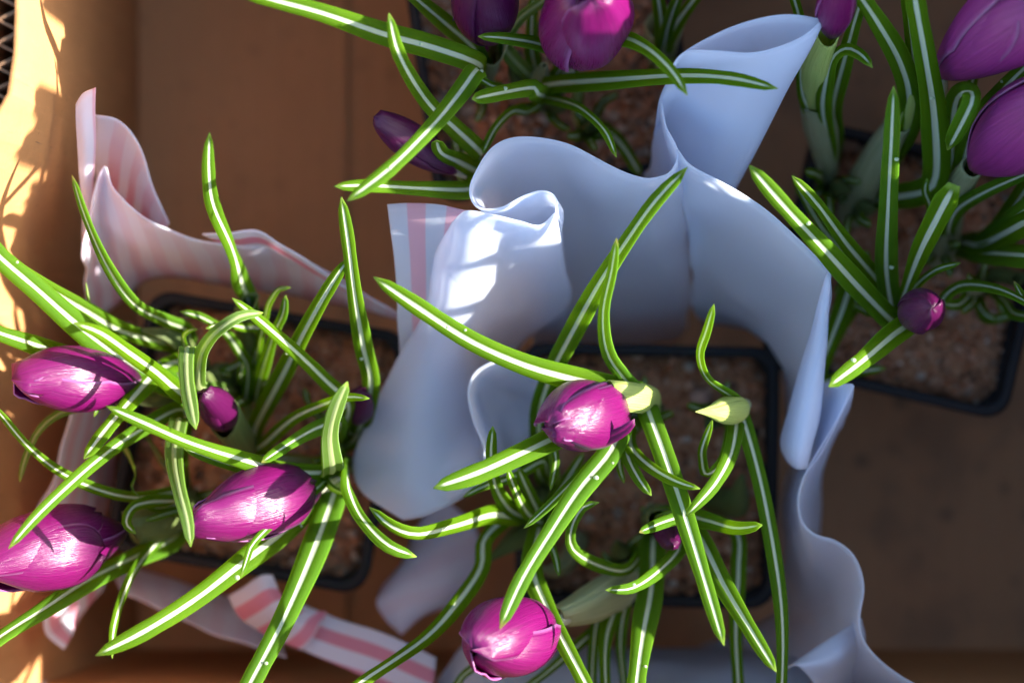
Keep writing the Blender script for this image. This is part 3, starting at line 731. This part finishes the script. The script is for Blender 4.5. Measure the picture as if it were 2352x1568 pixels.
tubepart(p, 'sheath', [(585, 880, .062), (560, 730, .092), (575, 690, .10)], [26, 24, 18], 'olive')
tubepart(p, 'sheath', [(580, 1010, .062), (565, 1030, .08), (540, 1000, .098), (515, 960, .108)], [18, 30, 38, 40], 'olive')
flower(p, (530, 975, .105), (470, 905, .128), 40, 'dark', spin=20, seed=5)
tubepart(p, 'sheath', [(530, 880, .063), (500, 870, .08), (470, 860, .095)], [40, 40, 4], 'olive', closed=True)
p = plant(762, 1065, 'crocus with a long purple bud, in the pink wrapped pot nearest the white lobe')
leaf(p, [(244, 932), (330, 970), (430, 1014), (540, 1050), (650, 1080), (745, 1085)], 40, .150, .112, -6, drops=2)
leaf(p, [(420, 1028), (530, 1066), (620, 1082), (700, 1082), (750, 1080)], 38, .128, .105, -25)
leaf(p, [(219, 1505), (330, 1450), (450, 1375), (560, 1290), (660, 1210), (745, 1120)], 54, .150, .105, 4, drops=4)
leaf(p, [(530, 1650), (590, 1540), (650, 1425), (710, 1290), (757, 1165), (772, 1110)], 60, .146, .105, -6, drops=1)
leaf(p, [(600, 1062), (670, 1015), (730, 982), (780, 970)], 38, .138, .11, -12, ez=1.2)
leaf(p, [(849, 915), (795, 912), (735, 932), (672, 962), (612, 1015), (580, 1045)], 30, .132, .08, 12)
leaf(p, [(798, 876), (772, 930), (756, 1000), (762, 1075)], 52, .152, .125, [-25, -15, 165, 160, 150], drops=1)
leaf(p, [(957, 1278), (890, 1250), (832, 1190), (803, 1130), (795, 1080)], 46, .142, .112, [160, 165, 60, 20], hump=.008)
leaf(p, [(784, 452), (800, 560), (815, 680), (835, 800), (852, 890), (820, 1000)], 40, .147, .085, 6, drops=1)
leaf(p, [(533, 684), (600, 738), (680, 808), (742, 868), (800, 930)], 36, .143, .105, -14, drops=1)
leaf(p, [(553, 1326), (567, 1285), (582, 1248), (640, 1190), (740, 1110)], 24, .142, .115, 10)
tubepart(p, 'sheath', [(770, 1050, .062), (775, 1085, .085), (772, 1115, .10), (765, 1130, .108)], [24, 30, 28, 22], 'lime')
leaf(p, [(790, 1133), (765, 1120), (750, 1100), (765, 1085)], 26, .118, .105, 150)
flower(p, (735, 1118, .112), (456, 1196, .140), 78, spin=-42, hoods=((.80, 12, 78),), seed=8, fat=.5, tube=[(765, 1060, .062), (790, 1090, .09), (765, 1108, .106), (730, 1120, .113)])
p2 = plant(800, 955, 'crocus with a half hidden dark bud behind the thin leaf beside the white lobe')
flower(p2, (815, 965, .085), (832, 900, .105), 36, 'dark', spin=0, seed=9)
tubepart(p2, 'sheath', [(800, 955, .06), (805, 965, .075), (812, 968, .088)], [20, 26, 28], 'olive')
leaf(p2, [(700, 890), (710, 930), (740, 960), (790, 960)], 20, .09, .075, 10)
p = plant(430, 1150, 'crocus with a large magenta bud cut by the left edge below the other left bud')
leaf(p, [(19, 1260), (80, 1190), (150, 1122), (230, 1052), (310, 995), (420, 940)], 36, .152, .105, 8)
leaf(p, [(-20, 925), (5, 955), (60, 1020), (130, 1078), (220, 1122), (310, 1142), (400, 1130)], 26, .138, .10, [30, 20, 10, 20])
leaf(p, [(438, 1256), (430, 1195), (412, 1125), (400, 1045), (412, 965)], 44, .148, .115, [170, 160, 175, 178], hump=.006)
leaf(p, [(326, 1146), (304, 1120), (312, 1090), (300, 1050), (288, 1020), (330, 1000)], 18, .115, .09, [100, 30, 150, 60])
leaf(p, [(312, 1225), (290, 1200), (305, 1165), (345, 1152), (400, 1150)], 32, .125, .10, [60, 100, 20, 0])
leaf(p, [(-110, 1545), (0, 1462), (100, 1398), (200, 1333), (300, 1283), (400, 1235)], 52, .146, .09, [-25, -30, -35])
leaf(p, [(258, 1512), (262, 1440), (290, 1350), (330, 1280), (392, 1215)], 30, .128, .09, [20, 35, 50, 40])
tubepart(p, 'sheath', [(435, 1145, .062), (410, 1170, .08), (360, 1195, .095), (300, 1208, .102)], [28, 44, 46, 40], 'olive')
leaf(p, [(330, 1160), (370, 1165), (430, 1150)], 30, .105, .09, -20)
leaf(p, [(335, 1195), (380, 1180), (430, 1165)], 22, .108, .09, -30)
flower(p, (285, 1218, .108), (-36, 1300, .140), 86, spin=44, hoods=((.66, -25, 60), (.74, 48, 52)), seed=12, fat=.52, close=.06, stretch=(0, .03, .02), wavy=.05)

# ---- pot in the white wrap
p = plant(1475, 945, 'crocus with a purple bud and lime pleated sheath at the centre of the wrapped pot')
leaf(p, [(858, 636), (955, 702), (1080, 782), (1200, 836), (1300, 866), (1400, 890), (1470, 905)], 54, .152, .122, 12, ez=1.2, drops=3)
leaf(p, [(1416, 546), (1405, 620), (1385, 720), (1395, 810), (1437, 872), (1480, 915)], 38, .154, .122, [15, 22, 25, 30, 30], ez=1.2)
leaf(p, [(1663, 1482), (1610, 1305), (1570, 1175), (1530, 1055), (1488, 940)], 50, .152, .122, 12, ez=1.2, drops=1)
leaf(p, [(995, 1121), (1100, 1085), (1200, 1040), (1285, 1000), (1400, 950)], 60, .150, .115, -8, drops=1)
leaf(p, [(1148, 1444), (1200, 1330), (1262, 1228), (1330, 1125), (1400, 1040), (1440, 960)], 52, .155, .118, [18, 14, -12, 15], drops=2)
leaf(p, [(1203, 1213), (1270, 1150), (1340, 1080), (1400, 1025), (1440, 970)], 28, .138, .11, -20)
leaf(p, [(1608, 1122), (1555, 1106), (1495, 1072), (1450, 1025), (1450, 970)], 36, .142, .112, [20, 35, 25])
leaf(p, [(1496, 1138), (1465, 1095), (1440, 1040), (1440, 980)], 38, .138, .11, [30, -10, 20], drops=1)
leaf(p, [(1434, 1110), (1422, 1060), (1430, 990)], 24, .118, .105, 10)
tubepart(p, 'sheath', [(1475, 945, .060), (1492, 935, .085), (1490, 920, .110), (1462, 912, .124), (1405, 906, .130)], [22, 25, 26, 28, 33, 34], 'lime', ruffle=.12)
flower(p, (1422, 926, .116), (1266, 978, .148), 78, spin=-38, hoods=((.80, -22, 62),), seed=15, fat=.5, close=.04, stretch=(.0, .0, .02, .0, .0, .0))
flower_extra = leaf(p, [(1457, 962), (1440, 985), (1390, 1010), (1340, 1010), (1300, 985), (1380, 945)], 50, .142, .125, [-40, -50, -30], mat='petal', name='petal', ez=1)
p = plant(1655, 945, 'crocus with an unopened lime green bud at the right of the wrapped pot')
leaf(p, [(1640, 698), (1622, 760), (1606, 815), (1625, 870), (1682, 912)], 36, .148, .122, [20, 10, 40, 60, 30], ez=1.2)
leaf(p, [(1637, 962), (1614, 1025), (1612, 1050), (1622, 1088), (1660, 1060), (1680, 990)], 30, .130, .11, 25)
leaf(p, [(1575, 1185), (1600, 1160), (1645, 1108), (1680, 1040), (1692, 960)], 42, .138, .115, [-10, 15, 20], hump=.004)
leaf(p, [(1780, 1690), (1796, 1568), (1796, 1410), (1776, 1255), (1742, 1085), (1700, 945)], 38, .128, .115, 20, ez=1)
tubepart(p, 'sheath', [(1655, 945, .058), (1690, 938, .09), (1706, 934, .110), (1694, 938, .117)], [16, 18, 20, 20], 'sheath')
tubepart(p, 'bud_sheath', [(1706, 936, .114), (1692, 939, .119), (1672, 942, .124), (1645, 944, .130), (1597, 945, .137)], [15, 26, 32, 34, 32, 26, 16, 8, 1], 'lime', closed=True, ruffle=.03)
tubepart(p, 'sheath', [(1640, 1150, .062), (1690, 1150, .075), (1705, 1090, .085)], [30, 36, 4], 'olive', closed=True)
p = plant(1262, 1120, 'bushy leafy crocus without a bloom against the white curl in the wrapped pot')
leaf(p, [(1579, 384), (1500, 468), (1425, 575), (1370, 662), (1312, 768), (1270, 850), (1240, 945), (1240, 1050)], 46, .150, .085, 10, ez=1.7)
leaf(p, [(1264, 1126), (1277, 1060), (1268, 1020), (1275, 1090)], 24, .122, .10, 10)
leaf(p, [(1132, 978), (1128, 1050), (1140, 1120), (1175, 1172), (1225, 1190)], 34, .136, .095, 12)
leaf(p, [(1166, 1076), (1182, 1120), (1212, 1178), (1250, 1200)], 28, .130, .09, -15)
leaf(p, [(1063, 1141), (1115, 1115), (1180, 1095), (1245, 1060)], 24, .116, .095, -15)
leaf(p, [(1190, 1075), (1210, 1120), (1240, 1180), (1260, 1200)], 34, .112, .085, 5)
leaf(p, [(1284, 1322), (1275, 1275), (1258, 1230), (1262, 1190)], 24, .115, .09, 15)
leaf(p, [(1380, 1640), (1345, 1568), (1300, 1482), (1258, 1398), (1224, 1310), (1235, 1230)], 48, .146, .10, 22)
leaf(p, [(770, 1610), (835, 1562), (980, 1462), (1062, 1370), (1106, 1300), (1112, 1240), (1160, 1190)], 40, .138, .09, -25, drops=0)
leaf(p, [(848, 1164), (900, 1208), (960, 1226), (1045, 1207), (1130, 1182), (1190, 1185)], 42, .140, .10, [10, -5, 20, 30], hump=.006)
leaf(p, [(1340, 1040), (1290, 1120), (1250, 1170)], 30, .098, .085, 0)
tubepart(p, 'sheath', [(1262, 1150, .062), (1230, 1200, .075), (1180, 1240, .085), (1118, 1290, .092)], [22, 30, 26, 3], 'olive', closed=True)
tubepart(p, 'sheath', [(1330, 1240, .06), (1300, 1290, .072), (1270, 1310, .08), (1238, 1302, .088)], [24, 24, 18, 3], 'sheath', closed=True)
p = plant(1500, 1205, 'crocus with a tiny blackish bud under a shiny white leaf tip, centre pot')
leaf(p, [(1751, 1205), (1690, 1212), (1625, 1195), (1560, 1180), (1510, 1190)], 44, .138, .10, [20, 0, 10])
leaf(p, [(1468, 1222), (1520, 1200), (1565, 1185), (1530, 1190)], 36, .140, .12, -10, ez=1)
leaf(p, [(1377, 1153), (1338, 1166), (1312, 1215), (1318, 1262), (1375, 1298), (1440, 1308), (1480, 1260)], 32, .130, .09, [100, 60, 30, -10, 0], hump=.004)
leaf(p, [(1390, 1354), (1452, 1350), (1512, 1312), (1560, 1258), (1550, 1210)], 36, .140, .10, [0, -15, 20], drops=1)
leaf(p, [(1455, 1650), (1462, 1568), (1478, 1450), (1496, 1350), (1500, 1240)], 58, .140, .09, 5, drops=1)
leaf(p, [(1700, 1650), (1696, 1568), (1690, 1450), (1696, 1310), (1690, 1220), (1600, 1190)], 34, .105, .085, 5)
leaf(p, [(1783, 1542), (1722, 1442), (1662, 1342), (1610, 1238), (1560, 1180)], 50, .148, .105, 15)
leaf(p, [(1395, 1640), (1390, 1500), (1405, 1420), (1450, 1330)], 34, .112, .085, 20)
leaf(p, [(1360, 1640), (1362, 1500), (1380, 1400), (1440, 1320)], 28, .10, .08, 0)
leaf(p, [(1440, 1620), (1425, 1480), (1440, 1380), (1470, 1300)], 26, .095, .08, -10)
tubepart(p, 'sheath', [(1500, 1200, .062), (1510, 1190, .085), (1520, 1195, .105)], [26, 36, 30], 'olive')
flower(p, (1525, 1205, .11), (1545, 1250, .128), 30, 'dark', spin=0, seed=18)
p = plant(1430, 1290, 'crocus with a fat lit purple bud at the bottom edge of the wrapped pot')
tubepart(p, 'sheath', [(1450, 1290, .062), (1440, 1330, .08), (1390, 1365, .098), (1340, 1392, .106), (1288, 1412, .112)], [24, 36, 48, 44, 26], 'sheath', ruffle=.1)
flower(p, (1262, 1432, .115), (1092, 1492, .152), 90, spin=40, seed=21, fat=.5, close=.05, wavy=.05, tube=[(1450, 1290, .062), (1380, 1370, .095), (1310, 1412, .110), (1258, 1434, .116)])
leaf(p, [(1180, 1600), (1260, 1540), (1340, 1470), (1420, 1400), (1450, 1340)], 26, .10, .08, 10)
leaf(p, [(1010, 1620), (1050, 1570), (1090, 1530), (1300, 1400)], 24, .10, .08, 10)

# ---- pot at the top edge
p = plant(1108, 205, 'crocus with a dark shaded purple bud cut by the top edge')
leaf(p, [(460, -70), (590, -12), (740, 30), (880, 78), (990, 108), (1095, 145)], 52, .160, .132, 5, drops=1)
leaf(p, [(880, -70), (950, -8), (1018, 50), (1085, 108), (1108, 150)], 44, .135, .10, 10)
leaf(p, [(797, 462), (900, 383), (1000, 282), (1060, 208), (1095, 160)], 46, .162, .138, -8, drops=2)
leaf(p, [(1050, 138), (1085, 168), (1128, 196), (1165, 206), (1140, 210)], 22, .128, .11, 15)
tubepart(p, 'sheath', [(1108, 205, .062), (1115, 150, .09), (1130, 110, .108)], [26, 32, 36], 'sheath')
flower(p, (1128, 92, .118), (1100, -80, .150), 74, 'dark', spin=20, seed=24, stretch=(0, .05))
leaf(p, [(1040, 50), (1050, 30), (1075, 20), (1110, 60)], 22, .136, .12, 60, mat='petal', name='petal')
p = plant(1085, 380, 'crocus with a slim two toned bud pointing left over the rim of the top pot')
leaf(p, [(893, 30), (918, 128), (980, 232), (1042, 292), (1105, 352)], 42, .157, .112, -5)
leaf(p, [(767, 428), (850, 426), (950, 432), (1072, 436), (1090, 420)], 40, .148, .115, -12)
leaf(p, [(1002, 322), (1015, 352), (1055, 372), (1100, 395)], 46, .138, .10, [70, 20, 15], ez=1)
tubepart(p, 'sheath', [(1095, 400, .062), (1095, 410, .08), (1080, 405, .10)], [22, 28, 30], 'lime')
flower(p, (1045, 396, .112), (868, 276, .138), 40, 'dark', spin=20, seed=27, fat=.5, close=.08, tube=[(1090, 400, .062), (1090, 408, .085), (1072, 405, .102), (1040, 393, .113)])
p = plant(1255, 235, 'crocus with a crinkled magenta bloom over the middle of the top pot')
def blunt(t): return .6 + .4 * min(1, t / .3) if t < .72 else max(.02, 1 - ((t - .72) / .28) ** 2.2)
leaf(p, [(1084, 228), (1150, 214), (1224, 202), (1235, 215)], 46, .148, .125, -5, ez=1, drops=1)
leaf(p, [(1108, 352), (1140, 292), (1178, 256), (1210, 258), (1235, 245)], 28, .118, .09, [30, 60, 20])
leaf(p, [(1416, 362), (1390, 302), (1342, 255), (1300, 235), (1240, 222)], 28, .138, .09, [25, 35, 20], hump=.004)
leaf(p, [(1787, 204), (1680, 180), (1560, 174), (1400, 184), (1255, 196)], 42, .153, .10, 12, ez=1.8)
leaf(p, [(1579, 219), (1540, 160), (1480, 107), (1415, 88), (1330, 130)], 44, .160, .115, [20, 25, 20], hump=.004)
leaf(p, [(1098, 84), (1160, 88), (1240, 102), (1300, 130)], 36, .142, .11, -8)
leaf(p, [(1405, 132), (1410, 105), (1380, 90), (1300, 160)], 20, .13, .10, 0)
leaf(p, [(1290, -30), (1244, 4), (1185, 52), (1160, 110), (1220, 180)], 34, .115, .09, 165)
leaf(p, [(1225, -10), (1222, 40), (1222, 120), (1240, 190)], 34, .105, .08, 5)
tubepart(p, 'sheath', [(1250, 235, .062), (1240, 190, .085), (1250, 150, .10)], [28, 34, 8], 'sheath', closed=True)
tubepart(p, 'sheath', [(1230, 210, .062), (1190, 180, .08), (1170, 150, .09)], [20, 24, 4], 'olive', closed=True)
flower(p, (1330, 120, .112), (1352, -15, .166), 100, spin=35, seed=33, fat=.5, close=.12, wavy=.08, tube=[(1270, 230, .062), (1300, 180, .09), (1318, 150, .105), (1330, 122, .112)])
p = plant(1345, 305, 'small stunted green shoot low on the soil beside the white hump in the top pot')
leaf(p, [(1335, 205), (1330, 240), (1340, 290)], 24, .078, .066, 0)
leaf(p, [(1470, 400), (1425, 330), (1370, 285), (1345, 290)], 34, .082, .068, 10)
leaf(p, [(1420, 215), (1385, 235), (1360, 280)], 22, .078, .066, 10)
tubepart(p, 'sheath', [(1345, 305, .06), (1330, 260, .07), (1322, 215, .078)], [14, 16, 8], 'lime')
p = plant(1520, 140, 'blurred crocus sprout with a pale sheath in the right corner of the top pot')
leaf(p, [(1640, -60), (1590, 5), (1550, 60), (1525, 110)], 34, .112, .085, 10)
leaf(p, [(1500, -60), (1512, 0), (1520, 60), (1522, 110)], 36, .112, .085, 0)
leaf(p, [(1590, -70), (1560, -10), (1535, 60), (1525, 110)], 30, .120, .085, -15)
tubepart(p, 'sheath', [(1515, 145, .06), (1520, 100, .075), (1530, 60, .085)], [26, 38, 44], 'sheath')

# ---- pot on the right
p = plant(2045, 705, 'crocus with a round glossy wine bud seen end on in the right pot')
leaf(p, [(1721, 380), (1800, 472), (1900, 580), (1980, 668), (2050, 738)], 52, .156, .11, 6, drops=1)
leaf(p, [(1819, 404), (1880, 472), (1945, 560), (2020, 650), (2055, 710)], 38, .142, .095, 10)
leaf(p, [(2053, 198), (2047, 330), (2040, 470), (2036, 620), (2052, 725)], 48, .157, .10, 5, drops=2)
leaf(p, [(2192, 425), (2150, 505), (2112, 582), (2078, 672), (2064, 720)], 44, .150, .10, [15, 10, -10], prof=lambda t: (.5 + .12 * t / .5) if t < .55 else (.62 + .7 * ((t - .55) / .4) if t < .95 else max(.05, 1.32 - (t - .95) * 14)))
leaf(p, [(2206, 604), (2150, 620), (2100, 660), (2068, 715)], 26, .122, .095, 25)
leaf(p, [(1903, 888), (1980, 830), (2048, 772), (2088, 742), (2070, 735)], 56, .150, .118, 10, drops=2)
leaf(p, [(2055, 690), (2052, 710), (2058, 730)], 30, .105, .095, 0)
flower(p, (2082, 726, .112), (2140, 706, .150), 48, 'dark', spin=0, seed=36, fat=.6, close=.02, tube=[(2045, 705, .062), (2062, 715, .085), (2072, 722, .1), (2082, 726, .112)])
tubepart(p, 'sheath', [(2045, 705, .062), (2058, 715, .08), (2066, 722, .095)], [22, 28, 24], 'olive')
p = plant(1905, 425, 'crocus with a narrow half dark bud in a tall pale sheath beside the white cone')
tubepart(p, 'sheath', [(1908, 440, .062), (1900, 370, .078), (1882, 260, .098), (1874, 215, .106)], [18, 26, 42, 40], 'sheath', ruffle=.04)
leaf(p, [(2004, 156), (1980, 128), (1945, 112), (1912, 135), (1897, 190), (1890, 250)], 40, .146, .110, [60, 50, 30, 20, 20])
leaf(p, [(2010, -80), (1972, 20), (1942, 130), (1915, 240)], 40, .150, .105, 10)
leaf(p, [(1832, 90), (1838, 150), (1845, 220), (1872, 280)], 34, .124, .098, 20)
leaf(p, [(1810, -70), (1822, -10), (1840, 60), (1862, 200)], 32, .136, .10, 10)
tubepart(p, 'flower_sheath', [(1885, 300, .09), (1872, 210, .108), (1885, 130, .128), (1905, 78, .140)], [24, 30, 36, 26], 'lime', ruffle=.08)
flower(p, (1908, 85, .140), (1935, -60, .165), 44, spin=-20, seed=39, fat=.45)
p = plant(1960, 480, 'tall leafy crocus with broad dark leaves rising to the top edge in the right pot')
tubepart(p, 'sheath', [(1955, 495, .062), (1985, 420, .078), (2030, 340, .095), (2075, 270, .108)], [34, 40, 38, 30], 'sheath', ruffle=.04)
leaf(p, [(1925, -80), (1975, -10), (2025, 66), (2066, 140), (2088, 215), (2082, 290)], 56, .158, .108, [10, 15, 20])
leaf(p, [(2092, -90), (2102, 0), (2125, 130), (2145, 260), (2150, 400), (2120, 440)], 60, .158, .105, 0, drops=1)
leaf(p, [(2075, -90), (2082, 0), (2096, 110), (2100, 200), (2085, 290)], 38, .148, .108, -30)
tubepart(p, 'sheath', [(2050, 360, .085), (2085, 260, .11), (2100, 190, .122)], [26, 26, 18], 'lime', closed=False)
p = plant(2160, 570, 'crocus with two big shaded violet blooms cut by the right edge')
leaf(p, [(2176, 346, .138), (2206, 290, .146), (2232, 235, .150), (2228, 212, .146), (2195, 240, .125)], 58, .150, .115, [-10, 10, 20, 15])
leaf(p, [(2450, 70), (2352, 158), (2290, 222), (2240, 292), (2212, 380), (2190, 460)], 52, .152, .10, 10, drops=1)
leaf(p, [(2420, 375), (2352, 402), (2265, 440), (2200, 480), (2180, 520)], 36, .135, .095, -15)
leaf(p, [(2130, 410), (2125, 440), (2140, 480), (2155, 530)], 26, .118, .09, 10)
leaf(p, [(2230, 120), (2235, 180), (2215, 260), (2195, 400)], 30, .118, .09, 10)
for q in ([(2560, 500), (2480, 480), (2380, 500), (2260, 560)], [(2540, 330), (2480, 380), (2400, 450), (2260, 550)], [(2520, 120), (2500, 250), (2430, 400), (2270, 560)], [(2600, 640), (2500, 600), (2400, 590), (2260, 580)], [(2450, -20), (2460, 150), (2420, 330), (2280, 540)], [(2580, 20), (2560, 160), (2480, 360), (2290, 560)]):
    leaf(p, q, 54, .176, .09, 20)  # unseen leaves added past the right edge to dapple the sun
tubepart(p, 'sheath', [(2165, 600, .061), (2168, 550, .072), (2185, 480, .088), (2210, 420, .106), (2238, 378, .119)], [34, 38, 34, 34, 26], 'sheath', ruffle=.06)
flower(p, (2236, 382, .120), (2440, 225, .160), 92, 'violet', spin=-20, seed=42, fat=.6, close=.55, wavy=.06)
flower(p, (2158, 168, .126), (2400, -5, .166), 94, 'violet', spin=25, seed=45, fat=.65, close=.6, wavy=.07, tube=[(2170, 560, .062), (2165, 400, .09), (2162, 250, .115), (2158, 172, .128)])
flower(p, (2205, 240, .105), (2222, 200, .125), 22, 'dark', spin=0, seed=47)
p = plant(1985, 630, 'crocus with dark leaves drooping behind the white wrap in the right pot')
leaf(p, [(1878, 850), (1895, 815), (1930, 725), (1955, 655), (1985, 610)], 44, .098, .085, 5)
leaf(p, [(2035, 845), (1955, 856), (1885, 875), (1905, 800), (1970, 680)], 32, .090, .080, 0)
leaf(p, [(1820, 400), (1850, 460), (1900, 540), (1970, 610)], 22, .10, .08, 0)
p = plant(2255, 655, 'small crocus with a bowed thin leaf near the right edge of the right pot')
leaf(p, [(2430, 740), (2352, 690), (2280, 660), (2205, 656), (2165, 690), (2200, 700)], 32, .132, .095, [35, 30, 40])
leaf(p, [(2329, 645), (2345, 675), (2375, 720), (2330, 720)], 28, .13, .10, 40)
leaf(p, [(2290, 735), (2262, 720), (2240, 680), (2250, 660)], 24, .085, .07, 0)
leaf(p, [(2345, 715), (2300, 730), (2262, 730), (2250, 690)], 24, .085, .07, 0)
tubepart(p, 'sheath', [(2250, 640, .060), (2290, 630, .068), (2340, 640, .075)], [14, 22, 16], 'olive')

# short inner leaves and papery scales crowding each tuft
for t, u, v in SPOTS:
    rs = random.Random(int(u * 7 + v)); a0 = rs.uniform(0, 6.28)
    for k in range(4):
        a = a0 + k * 1.57 + rs.uniform(-.5, .5); ln = rs.uniform(38, 84); c, s_ = math.cos(a), math.sin(a); bend = rs.uniform(-.4, .4)
        leaf(t, [(u + c * ln - s_ * ln * bend, v + s_ * ln + c * ln * bend), (u + c * ln * .6, v + s_ * ln * .6), (u + c * ln * .25, v + s_ * ln * .25)], rs.uniform(20, 30), rs.uniform(.078, .098), .070, rs.uniform(-40, 40), hump=.004)
    a = a0 + .8; c, s_ = math.cos(a) * 34, math.sin(a) * 34
    tubepart(t, 'scale_leaf', [(u, v, SOILZ - .002), (u + c * .5, v + s_ * .5, .072), (u + c, v + s_, .082), (u + c * 1.5, v + s_ * 1.5, .088)], [20, 24, 22, 2], rs.choice(('olive', 'sheath')), closed=True, seed=k)
